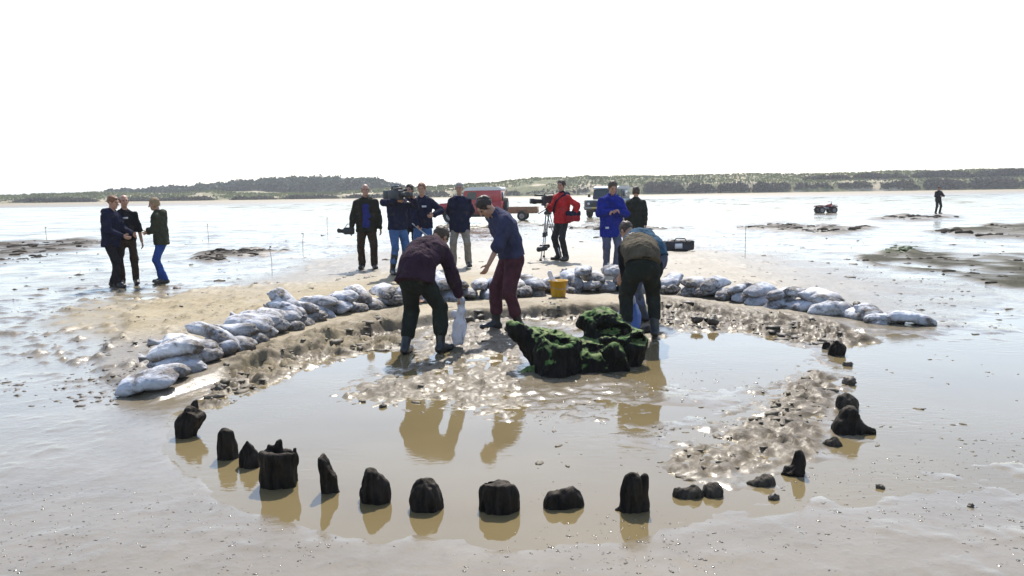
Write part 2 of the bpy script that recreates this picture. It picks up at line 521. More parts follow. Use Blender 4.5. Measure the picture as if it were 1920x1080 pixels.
def ground(x, y, full=False):
    x = np.asarray(x, float); y = np.asarray(y, float)
    px, py, inside = masks(x, y)
    far = sstep(8, 30, y)
    n_big = fbm2(x * .35, y * .35, 3, 1)
    n_mid = fbm2(x * 1.6, y * 1.6, 3, 2)
    n_sm = fbm2(x * 6, y * 6, 3, 3)
    n_cl = fbm2(x * 13, y * 11, 2, 4)
    near = sstep(11, 6, y)
    z = .010 - .006 * near + .012 * n_big * (1 - .5 * near) + .010 * n_mid * (1 - .75 * near) + .0022 * n_sm * (1 - .5 * near)
    # the wet flat further off: shallow ripples and footmarks
    z = z + far * (.016 * n_mid + .03 * np.maximum(n_sm - .1, 0))
    pool = np.maximum(np.maximum(inside(POOL, 42), inside(RIGHTW, 30) * .75), np.maximum(inside(OUTW, 100) * .62, inside(FRONTW, 30) * .5))
    z = z - .034 * pool + (.004 * n_cl + .010 * n_sm + .006 * n_mid) * sstep(.0, .3, pool) * (1 - sstep(.7, 1, pool))
    front = sstep(860, 1060, py + 60 * n_mid) * infr(y)
    z = z * (1 - .75 * front) + front * (.003 + .004 * np.maximum(n_sm, 0))
    sl_ = inside(SILT, 30)
    drift = fbm2(x * 1.5, y * 2.2, 3, 51)
    z = z * (1 - sl_) + sl_ * (.0055 + .008 * n_sm + .018 * drift + .005 * n_cl)
    # scattered low lumps everywhere the mud is stirred
    spk = inside(SPECK, 25)
    lum = np.maximum(n_sm * 1.2 + n_cl * .5 - .25, 0)
    patch = sstep(.0, .35, fbm2(x * .9 + 30, y * .5, 3, 9))
    z = z + lum * (.018 * (1 - pool) * (1 - .8 * sl_) * (1 - .6 * near) * (.25 + .75 * patch) + .05 * spk)
    ch = 0
    for poly, a in CHURN:
        m = inside(poly, 14)
        ch = np.maximum(ch, m * a)
    n_f = fbm2(x * 24, y * 24, 2, 23)
    big_ = fbm2(x * 5, y * 6, 3, 21)
    c1 = sstep(-.04, .10, n_cl + .55 * n_sm); c2 = sstep(.02, .16, fbm2(x * 17 + 9, y * 15, 2, 25) + .4 * big_)
    lumps = .45 * c1 * (.7 + .8 * n_mid) + .38 * c2 + .35 * n_f + .5 * big_ + .25 * n_mid - .12      # steep-sided slumped clods
    z = z + ch * (lumps * .8 + .06)
    # sand bar with a cut edge
    d = sdpoly(x + .05 * n_sm + .07 * n_mid, y + .04 * n_sm, BAR)
    amp = np.interp(px, BAR_PX, BAR_A)
    back = sstep(-.2, 1.0, y - 14)
    bar = sstep(.03, -.10, d) * (1 - back) + sstep(.2, -3.5, d) * back
    z = z + amp * bar
    # dark peaty ridges
    dark = 0; green = 0
    for poly, hgt, g in RIDGES:
        m = inside(poly, 5)
        fj = fbm2(x * 1.3, y * .7, 4, 31); jag = np.clip(.3 + .35 * fj + .55 * sstep(-.12, .08, fj) + .5 * sstep(.1, .25, fbm2(x * 3.1, y * 1.7, 2, 33)), 0, 1.5)
        z = z + m * hgt * .55 * jag
        dark = np.maximum(dark, m * np.clip(jag, 0, 1)); green = np.maximum(green, m * g)
    # dry beach rising to the dunes
    beach = sstep(150, 262, y + 8 * fbm2(x * .01, y * .01, 2, 41))
    z = z + .55 * beach
    if not full: return z
    sand = np.maximum(np.maximum(inside(OCHRE, 30) * .9 * (1 - .5 * spk * np.clip(n_mid, 0, 1)), inside(PALE, 30) * .35), beach)
    sand = np.maximum(sand, bar * sstep(.05, .12, amp) * .7 * sstep(-1.6, -.5, d))
    chn = np.clip(ch / .1, 0, 1)
    sand = np.maximum(sand, inside(CHURN[0][0], 14) * .75 * np.clip(.6 + n_mid, 0, 1))
    sand = np.maximum(sand, inside(CHURN[4][0], 14) * .5)
    return z, sand, dark, green, chn

def infr(y): return (y > 2.0).astype(float)

def hz(x, y): return float(ground(np.array([x]), np.array([y]))[0])

def GP(px, py):
    """point of the ground seen at a pixel"""
    z = 0.0
    for _ in range(6):
        p = G(px, py, z); z = hz(p.x, p.y)
    p = G(px, py, z)
    return p

def steps(a, b, s0, grow):
    out = [a]; s = s0
    while out[-1] < b:
        out.append(out[-1] + s); s *= grow
    return out
xs = list(np.arange(-5.6, 5.6001, .027)); o_ = steps(5.6, 1600, .03, 1.042)[1:]
xs = np.array([-v for v in o_[::-1]] + xs + o_)
ys = [-60, -40, -25, -15, -9, -5, -2, 0, 1, 1.8]
v = 2.3
while v < 2600:
    ys.append(v); v += .024 if v < 6.5 else .024 * (v / 6.5) ** 1.5
ys = np.array(ys)
XX, YY = np.meshgrid(xs, ys)
gx, gy = XX.ravel(), YY.ravel()
gz, gs, gd, gg, gc = ground(gx, gy, True)
nX, nY = len(xs), len(ys)
ii = np.arange((nY - 1) * (nX - 1)); r_, c_ = ii // (nX - 1), ii % (nX - 1)
q0 = r_ * nX + c_
GQ = np.stack([q0, q0 + 1, q0 + nX + 1, q0 + nX], 1)

t = MT('wet_mud'); v = t.coord('Object')
at = t.node('ShaderNodeAttribute', attribute_name='cover'); sp = t.node('ShaderNodeSeparateColor'); t.l(at.outputs['Color'], sp.inputs[0])
sandm, darkm, greenm = sp.outputs[0], sp.outputs[1], sp.outputs[2]
n1 = t.noise(v, 1.3, 6, .6); n2 = t.noise(v, 14, 5, .65); n3 = t.noise(v, 75, 4, .6)
mud = t.mix(t.mapr(n1, .3, .7, 0, 1), (.135, .110, .075), (.225, .190, .138))
mud = t.mix(t.mapr(n2, .52, .7, 0, .75), mud, (.075, .058, .04))
snd = t.mix(t.mapr(n1, .3, .7, 0, 1), (.28, .22, .115), (.39, .32, .19))
snd = t.mix(t.mapr(n2, .54, .68, 0, .8), snd, (.11, .08, .045))
c = t.mix(sandm, mud, snd)
drk = t.mix(t.mapr(n2, .35, .65, 0, 1), (.018, .015, .012), (.065, .053, .038))
c = t.mix(darkm, c, drk)
c = t.mix(t.math('MULTIPLY', greenm, t.mapr(n2, .4, .6, .1, 1)), c, (.07, .085, .03))
c = t.mix(t.mapr(n3, .3, .75, .25, 0), c, (.07, .055, .04))
chn_ = at.outputs['Alpha']
c = t.mix(t.math('MULTIPLY', t.math('MINIMUM', t.math('MULTIPLY', chn_, 1.8), 1.0), t.math('SUBTRACT', .85, t.math('MULTIPLY', sandm, .6))), c, t.mix(t.mapr(n2, .35, .65, 0, 1), (.045, .034, .022), (.13, .10, .064)))
# standing wet where low: smoother
geo = t.node('ShaderNodeNewGeometry'); sx = t.node('ShaderNodeSeparateXYZ'); t.l(geo.outputs['Position'], sx.inputs[0])
wet = t.mapr(t.math('ADD', sx.outputs[2], t.math('MULTIPLY', t.math('SUBTRACT', n2, .5), .03)), .0, .045, 1, 0)
c = t.mix(t.math('MULTIPLY', wet, t.math('SUBTRACT', .8, t.math('MULTIPLY', t.math('MAXIMUM', darkm, chn_), .8))), c, t.mix(t.mapr(n1, .3, .7, 0, 1), (.17, .138, .088), (.22, .185, .128)))
dry = t.math('MULTIPLY', sandm, .6)
ro = t.math('SUBTRACT', t.math('ADD', .42, t.math('MULTIPLY', dry, .6)), t.math('MULTIPLY', wet, .36))
ro = t.math('ADD', ro, t.math('ADD', t.math('MULTIPLY', darkm, .3), 0.0))
ro = t.math('MAXIMUM', ro, t.math('MULTIPLY', t.math('MINIMUM', t.math('MULTIPLY', chn_, 2.2), 1.0), t.mapr(n2, .35, .6, .66, .36)))
bp = t.bump(n3, .3, .006, t.bump(n2, .4, .02, t.bump(t.noise(v, 3.5, 4), .1, .03)))
for nd in t.n:
    if nd.type == 'BUMP':
        t.l(t.mapr(wet, 0, 1, nd.inputs['Strength'].default_value * 1.15, nd.inputs['Strength'].default_value * .28), nd.inputs['Strength'])
spk = t.mapr(t.noise(v, 38, 3, .6), .56, .66, 0, .7)
c = t.mix(t.math('MULTIPLY', spk, sandm), c, (.10, .075, .045))
t.set(col=c, rough=ro, normal=bp, spec=t.math('SUBTRACT', .5, t.math('MAXIMUM', t.math('MULTIPLY', darkm, .46), t.math('MAXIMUM', t.math('MULTIPLY', sandm, .2), t.math('MULTIPLY', t.math('MINIMUM', t.math('MULTIPLY', chn_, 2.0), 1.0), .34)))))
MUD = t.m
gme = mesh_np('ground', np.stack([gx, gy, gz], 1), [GQ], [MUD])
ca = gme.color_attributes.new('cover', 'FLOAT_COLOR', 'POINT')
ca.data.foreach_set('color', np.stack([gs, gd, gg, gc], 1).astype(np.float32).ravel())
tag(link('ground', gme), kind='structure')

# thin sheet of silty water lying in the hollows
t = MT('silty_water'); v = t.coord('Object')
n1 = t.noise(v, .8, 4)
rip = t.noise(t.coord('Object', (1, 2.2, 1)), 9, 3, .5, .6)
ripm = t.mapr(t.noise(v, .55, 3), .45, .62, 0, 1)
col = t.mix(t.mapr(n1, .3, .7, 0, 1), (.15, .114, .054), (.185, .145, .074))
hh = t.math('MULTIPLY', rip, ripm)
t.set(col=col, rough=.03, ior=1.5, spec=.5, normal=t.bump(t.noise(v, 26, 2), .012, .01, t.bump(hh, .2, .012)))
WATER = t.m
wx = np.array([-1500, -200, -40, -14, -7, 0, 7, 14, 40, 200, 1500.]); wy = np.array([-50, 0, 2, 5, 9, 14, 25, 50, 100, 140.])
WX, WY = np.meshgrid(wx, wy); k = len(wx)
wq = [(r * k + c, r * k + c + 1, (r + 1) * k + c + 1, (r + 1) * k + c) for r in range(len(wy) - 1) for c in range(k - 1)]
tag(link('water', mesh_np('water', np.stack([WX.ravel(), WY.ravel(), np.zeros(WX.size)], 1), [np.array(wq)], [WATER])), kind='structure')

# ------------------------------------------------------------------ dunes
RIDGE = [(-400, 368), (0, 366), (100, 363), (180, 360), (230, 362), (300, 364), (370, 360), (400, 357), (440, 362), (520, 363), (640, 360), (740, 352), (800, 350), (850, 348),
         (880, 344), (930, 342), (985, 335), (1010, 333), (1060, 334), (1100, 331), (1200, 329), (1300, 329), (1400, 326), (1500, 327), (1580, 324), (1680, 321), (1800, 319), (1920, 316), (2300, 308)]
DY = 272.0
rx = np.array([at_depth(p, q, DY).x for p, q in RIDGE]); rzv = np.array([at_depth(p, q, DY).z for p, q in RIDGE])
def ridge(x): return np.interp(x, rx, rzv)
def dune_z(x, y):
    zr = ridge(x) + .35 * fbm2(x * .12, y * .12, 3, 60)
    front = 249 + 3.5 * fbm2(x * .05, 0 * x, 3, 61)
    t_ = np.clip((y - front) / (DY - front), 0, 1)
    prof = np.interp(t_, [0, .1, .28, .5, .75, 1], [0, .22, .55, .62, .85, 1])
    return .3 + (zr - .55) * prof + .3 * fbm2(x * .35, y * .35, 4, 62) * np.clip(t_ * 5, 0, 1) - (t_ <= 0) * .5
dx = np.arange(-330, 330.1, 1.1); dy = np.concatenate([np.arange(244, 280, .9), np.arange(281, 420, 12)])
DX, DYY = np.meshgrid(dx, dy); a_, b_ = DX.ravel(), DYY.ravel()
dz = dune_z(a_, b_)
k = len(dx); ii = np.arange((len(dy) - 1) * (k - 1)); q0 = (ii // (k - 1)) * k + ii % (k - 1)
t = MT('dune_sand'); v = t.coord()
n1 = t.noise(v, .09, 5, .6); n2 = t.noise(v, .7, 4)
sandc = t.mix(t.mapr(n2, .3, .7, 0, 1), (.36, .30, .20), (.46, .39, .28))
grs = t.mix(t.mapr(n2, .35, .65, 0, 1), (.10, .105, .045), (.17, .17, .08))
c = t.mix(t.mapr(n1, .40, .50, 0, 1), sandc, grs)
t.set(col=c, rough=.9, spec=.2, normal=t.bump(n2, .6, .3))
tag(link('dune', mesh_np('dune', np.stack([a_, b_, dz], 1), [np.stack([q0, q0 + 1, q0 + k + 1, q0 + k], 1)], [t.m])), kind='structure')

def leaf_mat(name, c1, c2, scale=.5):
    t = MT(name); v = t.coord()
    n = t.noise(v, scale, 4, .6)
    t.set(col=t.mix(t.mapr(n, .35, .65, 0, 1), c1, c2), rough=.7, spec=.2)
    tr = t.node('ShaderNodeBsdfTranslucent'); mx = t.node('ShaderNodeMixShader'); mx.inputs[0].default_value = .25
    t.l(t.mix(t.mapr(n, .35, .65, 0, 1), c1, c2), tr.inputs[0])
    t.l(t.b.outputs[0], mx.inputs[1]); t.l(tr.outputs[0], mx.inputs[2]); t.l(mx.outputs[0], t.out.inputs[0])
    return t.m

def leaf_cloud(P, size, up=0.3, asp=1.0):
    """a small randomly turned leaf-clump face at every point"""
    n = len(P)
    a = rng.normal(size=(n, 3)); a /= np.linalg.norm(a, axis=1)[:, None]
    b = rng.normal(size=(n, 3)); b[:, 2] += up * 3; b -= a * (a * b).sum(1)[:, None]; b /= np.linalg.norm(b, axis=1)[:, None]
    s = size * rng.uniform(.6, 1.4, (n, 1))
    V = np.stack([P - a * s * .5, P + a * s * .5, P + a * s * .25 + b * s * asp, P - a * s * .2 + b * s * asp * .8], 1).reshape(-1, 3)
    return V, np.arange(n * 4).reshape(-1, 4)

SCRUB = leaf_mat('scrub_leaves', (.026, .025, .016), (.068, .062, .038), .25)
MARRAM = leaf_mat('marram_blades', (.085, .10, .035), (.17, .19, .075), .06)
PINE = leaf_mat('pine_needles', (.018, .034, .022), (.045, .07, .042), .12)
BARK = plain('pine_bark', (.09, .07, .055), .9, scale=3, bscale=20)

# marram grass over the top of the dunes
n = 26000
gx_ = rng.uniform(-250, 300, n); gy_ = 249 + 30 * rng.random(n) ** .8
keep = (fbm2(gx_ * .06, gy_ * .06, 3, 70) + .35 + (gy_ - 262) * .03 + np.where(gx_ > 15, .35, -.05)) > 0
gx_, gy_ = gx_[keep], gy_[keep]
Vg, Qg = leaf_cloud(np.stack([gx_, gy_, dune_z(gx_, gy_) - .05], 1), .6, 1.0, 1.0)
tag(link('marram_grass', mesh_np('marram_grass', Vg, [Qg], [MARRAM], False)), kind='stuff')

# dark scrub banks along the foot of the dunes
def scrub_bank(px0, px1, top, bot, label, y=None, dens=1.0):
    y = y or 250.5
    a, b = at_depth(px0, (top + bot) / 2, y), at_depth(px1, (top + bot) / 2, y)
    zt, zb = at_depth((px0 + px1) / 2, top, y).z, at_depth((px0 + px1) / 2, bot, y).z
    w = b.x - a.x; hgt = zt - zb
    n = int(800 * dens * max(w, 4) / 12)
    u = rng.random(n); q = rng.random(n); t_ = rng.random(n)
    env = (1 - np.abs(2 * u - 1) ** 6) * (.75 + .3 * fbm2(u * w * .35 + px0, u * 0, 3, 80))
    P = np.stack([(u - .5) * w, (q - .5) * 4.5, env * hgt * t_ ** .7], 1)
    V, Q = leaf_cloud(P, .7, .5)
    # a solid heart so that no daylight shows through the thicket
    root = empty('scrub_bank', ((a.x + b.x) / 2, y + 1.5, zb))
    link('foliage', mesh_np('foliage', V, [Q], [SCRUB], False), root)
    m = MB()
    m.tube([((i / 8 - .5) * w * .92, 0, hgt * .25) for i in range(9)], [.2] + [min(hgt * .42, 1.9) * random.uniform(.8, 1.1) for _ in range(7)] + [.2], 8)
    m.build('stems', SCRUB, root, True)
    tag(root, label, 'scrub', 'dark scrub along the foot of the dunes')
    return root
banks = [(1205, 1285, 336, 362), (1289, 1342, 341, 361), (1346, 1406, 338, 360), (1412, 1482, 338, 358), (1488, 1562, 342, 358), (1567, 1640, 340, 356),
         (1650, 1722, 338, 355), (1736, 1814, 334, 352), (1824, 1912, 331, 350), (1925, 2030, 326, 347)]
nth = ['first', 'second', 'third', 'fourth', 'fifth', 'sixth', 'seventh', 'eighth', 'ninth', 'tenth', 'eleventh', 'twelfth', 'thirteenth', 'fourteenth', 'fifteenth',
       'sixteenth', 'seventeenth', 'eighteenth', 'nineteenth', 'twentieth']
def ordinal(i):
    if i < 20: return nth[i]
    tens = ['twent', 'thirt', 'fort', 'fift', 'sixt', 'sevent', 'eight', 'ninet'][(i + 1) // 10 - 2]
    u = (i + 1) % 10
    return tens + ('ieth' if u == 0 else 'y-' + nth[u - 1])
for i, (a, b, tp, bt) in enumerate(banks[:9]):
    scrub_bank(a, b, tp, bt, 'dark scrub bank at the dune foot, %s right of the dark vehicle' % nth[i])
scrub_bank(1925, 2030, 326, 347, 'dark scrub bank at the dune foot cut by the right edge of the picture')
top_banks = [(1500, 1600, 328, 342), (1600, 1710, 323, 338), (1710, 1830, 321, 334), (1830, 1960, 317, 330)]
for i, b in enumerate(top_banks):
    scrub_bank(*b, 'dark scrub on the skyline of the right-hand dunes, %s from the right edge' % nth[3 - i], y=262)
mid_banks = [(640, 760, 362, 377), (760, 850, 360, 375), (850, 985, 356, 370), (985, 1060, 356, 368), (1060, 1110, 354, 367), (520, 640, 366, 378), (430, 520, 368, 379), (200, 300, 371, 380), (20, 180, 370, 381), (300, 400, 369, 380)]
mid_txt = ['low brown scrub bank behind the man with the open jacket', 'low brown scrub bank behind the two camera crew heads', 'low brown scrub bank behind the red van', 'low brown scrub bank behind the video tripod',
           'low brown scrub bank between the red jacket and the dark vehicle', 'low brown scrub bank under the tallest part of the pine wood', 'low brown scrub bank under the left half of the pine wood',
           'low brown scrub bank behind the three people standing at left', 'low brown scrub bank at the far left end of the dunes', 'low brown scrub bank beside the bare sand hollow at left']
for b, s in zip(mid_banks, mid_txt):
    scrub_bank(*b, s, dens=.8)

# ------------------------------------------------------------------ pine wood behind the dunes
WTOP = [(205, 359), (260, 355), (330, 351), (400, 345), (430, 341), (480, 336), (540, 332), (600, 331), (660, 332), (700, 334), (722, 338), (735, 344)]
def pine_points(x, y, z0, htree, n):
    u = rng.normal(size=(n, 3)); u /= np.linalg.norm(u, axis=1)[:, None]
    r = rng.random(n) ** .4
    w = htree * .30
    P = u * r[:, None] * np.array([w, w, htree * .30])
    lob = 1 + .3 * noise3(u * 2.2 + np.array([x, y, 0]), 1, 5)
    return P * lob[:, None] + np.array([x, y, z0 + htree * .68])
PP = []; tr = MB()
wxs = [p for p, _ in WTOP]; wts = [q for _, q in WTOP]
for i in range(230):
    px = random.uniform(200, 728); y = random.uniform(345, 430)
    top = np.interp(px, wxs, wts) + random.uniform(-1.0, 5.5) * (1 if random.random() < .8 else -.6)
    p = at_depth(px, top, y)
    h_ = max(p.z - 2.0, 3.0)
    PP.append(pine_points(p.x, y, 2.0, h_, 105))
    tr.tube([(p.x, y, 1.0), (p.x + random.uniform(-.4, .4), y, 2 + h_ * .7)], [.25, .1], 5)
uu = rng.uniform(205, 728, 9000); uy = rng.uniform(340, 360, 9000); ux = np.array([at_depth(p_, 345, 1.0).x for p_ in uu]) * uy
utop = np.array([at_depth(p_, q_, 1.0).z - CAM_H for p_, q_ in zip(uu, np.interp(uu, wxs, wts) + 4)]) * uy + CAM_H
PP.append(np.stack([ux, uy, 1.5 + (utop - 1.5) * rng.random(9000) ** 1.0], 1))
Vp, Qp = leaf_cloud(np.concatenate(PP), 1.25, .2, .9)
wood = tag(link('pine_wood', mesh_np('pine_wood', Vp, [Qp], [PINE], False)), kind='stuff')
tr.build('trunks', BARK, wood)
for px, top, y, lab in ((738, 343, 352, 'small dark pine at the right end of the wood'), (752, 346, 348, 'lone low pine just beyond the end of the wood, above the cameraman'), (716, 336, 350, 'taller rounded pine near the right end of the wood')):
    p = at_depth(px, top, y); h_ = p.z - 2
    root = empty('pine_tree', (p.x, y, 1.6))
    tag(root, lab, 'tree', 'pines at the end of the wood')
    V, Q = leaf_cloud(pine_points(0, 0, .4, h_, 170), 1.0, .2, .9)
    link('crown', mesh_np('crown', V, [Q], [PINE], False), root)
    m = MB(); m.tube([(0, 0, -.5), (.15, 0, h_ * .4), (-.1, 0, h_ * .8)], [.28, .2, .08], 7)
    for k_ in range(4):
        a = k_ * 1.6; m.tube([(0, 0, h_ * (.45 + .08 * k_)), (math.cos(a) * h_ * .2, math.sin(a) * h_ * .2, h_ * (.6 + .08 * k_))], [.09, .03], 5)
    m.build('trunk', BARK, root)

# ------------------------------------------------------------------ the hazy air
m = MB(); m.box((-1700, -80, -2), (1700, 2750, 26))
t = bpy.data.materials.new('hazy_air'); t.use_nodes = True; nn = t.node_tree.nodes; nn.clear()
pv = nn.new('ShaderNodeVolumePrincipled'); mo = nn.new('ShaderNodeOutputMaterial'); t.node_tree.links.new(pv.outputs[0], mo.inputs['Volume'])
pv.inputs['Color'].default_value = (.92, .95, 1, 1); pv.inputs['Density'].default_value = .0005; pv.inputs['Anisotropy'].default_value = .3
tag(m.build('haze', t), kind='stuff')

# ================================================================== timber circle
def timber_mat(name, dark, light, algae=None):
    t = MT(name); v = t.coord('Object', (1, 1, .22))
    n = t.noise(v, 22, 6, .65, .4); v2 = t.coord('Object')
    c = t.mix(t.mapr(n, .35, .7, 0, 1), dark, light)
    g = t.node('ShaderNodeNewGeometry'); s = t.node('ShaderNodeSeparateXYZ'); t.l(g.outputs['Normal'], s.inputs[0])
    big = t.noise(v2, 5, 5, .6)
    top = t.math('ADD', s.outputs[2], t.math('MULTIPLY', t.math('SUBTRACT', big, .5), 1.9 if algae else 1.6))
    if algae:
        al = t.mix(t.mapr(t.noise(v2, 16, 4), .35, .65, 0, 1), algae[0], algae[1])
        c = t.mix(t.mapr(top, .5, .7, 0, 1), c, al)
        pale = t.mapr(t.noise(v2, 3.1, 5, .6), .54, .66, 0, .8)
        c = t.mix(t.math('MULTIPLY', pale, t.mapr(top, .7, 1.0, 0, 1)), c, (.17, .15, .09))
    else:
        c = t.mix(t.mapr(top, .6, 1.2, 0, .65), c, (.085, .066, .045))      # silt lying on top
    t.set(col=c, rough=t.mapr(n, .3, .7, .9, .55), spec=.15, normal=t.bump(n, .8, .02, t.bump(t.noise(v2, 40, 4), .5, .01)))
    return t.m
TIMBER = timber_mat('waterlogged_oak', (.005, .004, .003), (.032, .024, .017))
MUDDY = timber_mat('silted_oak', (.022, .018, .014), (.07, .058, .043))
STUMPM = timber_mat('algae_oak', (.003, .003, .0025), (.014, .012, .009), ((.03, .11, .02), (.21, .25, .095)))

def sculpt_obj(name, S, mat, noise=((10, .01),), zs=.35, parent=None, loc=(0, 0, 0), seed=0, rot=None, scale=None):
    V, Q = S.net()
    N = vnormals(V, Q)
    P = V * np.array([1, 1, zs]) + seed * 3.7
    d = 0
    for s_, a in noise: d = d + a * noise3(P, s_, seed)
    V = V + N * np.asarray(d)[:, None]
    return link(name, mesh_np(name, V, [Q], [mat]), parent, loc, rot, scale)

def px_m(py, px=960):
    """metres per pixel on the ground at this place of the picture"""
    p = G(px, py); return p.y / FPX

def post(px, py, wpx, hpx, shape, label, mat=None, seed=0):
    mat = mat or TIMBER
    p = G(px, py - 4, -.004); s = p.y / FPX * 1.0
    w, h = wpx * s, hpx * s * 1.02
    r = w / 2; dp = min(r * .85, .13)
    S = Sculpt((-w, -w, -.12), (w, w, h * 1.35), max(w / 34, .0045))
    shape(S, r, dp, h)
    o = sculpt_obj('timber_post', S, mat, ((6, .022), (16, .018), (38, .011), (80, .004)), .3, None, (p.x, p.y + dp * .5, -.004), seed)
    tag(o, label, 'post', 'timber posts of the ring')
    return o
def sh_round(S, r, d, h): S.cone((0, 0, -.1), (.05 * r, 0, h - r * .75), r, r * .72, .02, (0, 1, 0), .75)
def sh_point(S, r, d, h):
    S.cone((0, 0, -.1), (0, 0, h * .3), r * .95, r * .7, .02, (0, 1, 0), .75).cone((0, 0, h * .2), (-.15 * r, 0, h * .92), r * .7, r * .16, .02, (0, 1, 0), .75)
def sh_dome(S, r, d, h): S.ell((0, 0, 0), (r, r * .85, h), None, .01).ell((r * .4, 0, h * .35), (r * .5, r * .6, h * .5), None, .02).ell((-r * .35, 0, h * .5), (r * .4, r * .5, h * .47), None, .02)
def sh_flat(S, r, d, h):
    S.cone((0, 0, -.1), (0, 0, h * .55), r, r * .9, .02, (0, 1, 0), .7).ell((0, 0, h * .45), (r * .85, r * .6, h * .55), None, .03).ell((-r * .55, 0, h * .8), (r * .2, r * .3, h * .18), None, .01)
    S.clip((0, 0, h * .98), (.08, 0, 1))
def sh_crown(S, r, d, h):
    S.cone((0, 0, -.1), (0, 0, h * .62), r, r * .95, .01, (0, 1, 0), .8).clip((0, 0, h * .72), (0, .1, 1))
    S.ell((.02, .0, h * .8), (r * .62, r * .5, h * .3), None, .02, 'd')
    S.cone((r * .72, 0, h * .5), (r * .78, -.01, h * .80), r * .26, r * .13, .02)
    S.cone((-r * .28, r * .45, h * .5), (-r * .22, r * .5, h * .88), r * .3, r * .17, .02).cone((-r * .62, r * .3, h * .5), (-r * .58, r * .35, h * .8), r * .28, r * .16, .02)
    S.cone((-r * .8, 0, h * .5), (-r * .8, 0, h * .7), r * .16, r * .08, .015)
def sh_slant(S, r, d, h):
    S.cone((0, 0, -.1), (0, 0, h), r, r * .95, .0, (0, 1, 0), .6)
    S.clip((-r * .55, 0, h), (.78, 0, .62)).clip((-r * .5, 0, 0), (-1, 0, .06))
    S.cone((r * .2, 0, -.02), (r * .95, 0, -.01), .3 * r, .2 * r, .02)
def sh_lump(S, r, d, h):
    S.ell((0, 0, h * .2), (r, r * .8, h * .7), None, .01).ell((-r * .1, 0, h * .6), (r * .6, r * .5, h * .42), None, .02).ell((r * .5, 0, h * .4), (r * .45, r * .5, h * .4), None, .02)
    S.ell((-r * .85, -r * .4, h * .9), (r * .5, r * .3, h * .4), None, .01, 'd')
def sh_low(S, r, d, h): S.ell((r * .1, 0, 0), (r * .95, r * .5, h * .85), None, .01).ell((r * .45, 0, h * .3), (r * .45, r * .35, h * .7), None, .03).ell((-r * .5, 0, .1 * h), (r * .45, r * .4, h * .6), None, .03)
def sh_block(S, r, d, h):
    S.cone((-.1 * r, 0, -.1), (-.02 * r, 0, h * .72), r * .95, r * .62, .02, (0, 1, 0), .7).cone((r * .62, 0, -.05), (r * .72, 0, h * .9), r * .26, r * .2, .01).cone((0, 0, h * .5), (-.05 * r, 0, h * .85), r * .55, r * .34, .03)
    S.ell((r * .48, -r * .2, h), (r * .06, r * .5, h * .25), None, .01, 'd')
    S.cone((-r * .7, 0, 0), (-r * .95, 0, 0), .25 * r, .12 * r, .03)
def sh_leanl(S, r, d, h):
    S.cone((.25 * r, 0, -.1), (.3 * r, 0, h * .65), r * .7, r * .42, .02, (0, 1, 0), .8).cone((.35 * r, 0, h * .4), (.2 * r, 0, h * .82), r * .4, r * .25, .02).cone((0, 0, h * .1), (-r * .85, 0, .05 * h), r * .45, r * .18, .03)
    S.cone((-.1 * r, -.3 * r, .15 * h), (-.5 * r, -.4 * r, .02), .25 * r, .15 * r, .02)
def sh_cap(S, r, d, h):
    S.ell((-.15 * r, 0, .1 * h), (r * .75, r * .7, h * .6), None, .01).ell((-.05 * r, 0, h * .55), (r * .5, r * .5, h * .45), None, .02).cone((.2 * r, 0, h * .25), (r * .9, -.05, h * .1), r * .3, r * .16, .03)
def sh_block2(S, r, d, h):
    S.cone((-.2 * r, 0, -.1), (-.15 * r, 0, h * .35), r * .8, r * .7, .01, (0, 1, 0), .8)
    S.box((.1 * r, .2 * r, h * .45), (r * .7, r * .5, h * .3), Matrix.Rotation(.5, 3, 'Y'), .02, .02).cone((0, .1, h * .4), (.02, .1, h * .92), r * .5, r * .2, .02)

post(350, 826, 52, 66, sh_block2, 'silt-topped dark post nearest the low end of the sandbag wall', seed=1)
post(420, 868, 45, 62, sh_round, 'smooth round-topped black post, second from the left of the ring', seed=2)
post(466, 883, 50, 52, sh_point, 'small pointed black post between the round-topped and the hollow one', seed=3)
post(523, 918, 78, 88, sh_crown, 'wide hollow black post with a jagged rim and spikes', seed=4)
post(611, 932, 56, 80, sh_slant, 'tall wedge-shaped black post sloping down to the right', seed=5)
post(697, 949, 64, 62, sh_lump, 'knobbly rounded black post right of the wedge-shaped one', seed=6)
post(800, 962, 68, 58, sh_dome, 'neat dome-shaped black post left of the widest one', seed=7)
post(932, 967, 90, 56, sh_flat, 'widest black post, low and flat topped, at the front of the ring', seed=8)
post(1054, 959, 84, 44, sh_low, 'low slumped black post right of the widest one', seed=9)
post(1188, 966, 60, 74, sh_block, 'upright blocky post with a notch in its right top corner', seed=10)
post(1290, 941, 60, 26, sh_low, 'small muddy post worn nearly flush, beside the churned mud', MUDDY, 11)
post(1336, 936, 44, 22, sh_dome, 'muddy brown lump of worn timber right of the nearly flush post', MUDDY, 12)
post(1495, 899, 64, 54, sh_leanl, 'black post leaning left at the end of the churned mud', seed=13)
post(1604, 821, 84, 54, sh_cap, 'cap-shaped dark post with a tail, at the right of the ring', seed=14)
post(1590, 774, 42, 26, sh_lump, 'grey muddy lump of timber just behind the cap-shaped post', MUDDY, 15)
post(1550, 660, 16, 16, sh_round, 'tiny dark post, left one of the far right pair', seed=16)
post(1571, 672, 30, 27, sh_lump, 'split dark post, right one of the far right pair', seed=17)
post(1424, 917, 52, 14, sh_low, 'sliver of timber lying flat left of the leaning post', MUDDY, 18)
post(1562, 842, 40, 16, sh_low, 'broken dark timber bit between leaning and cap-shaped posts', MUDDY, 19)

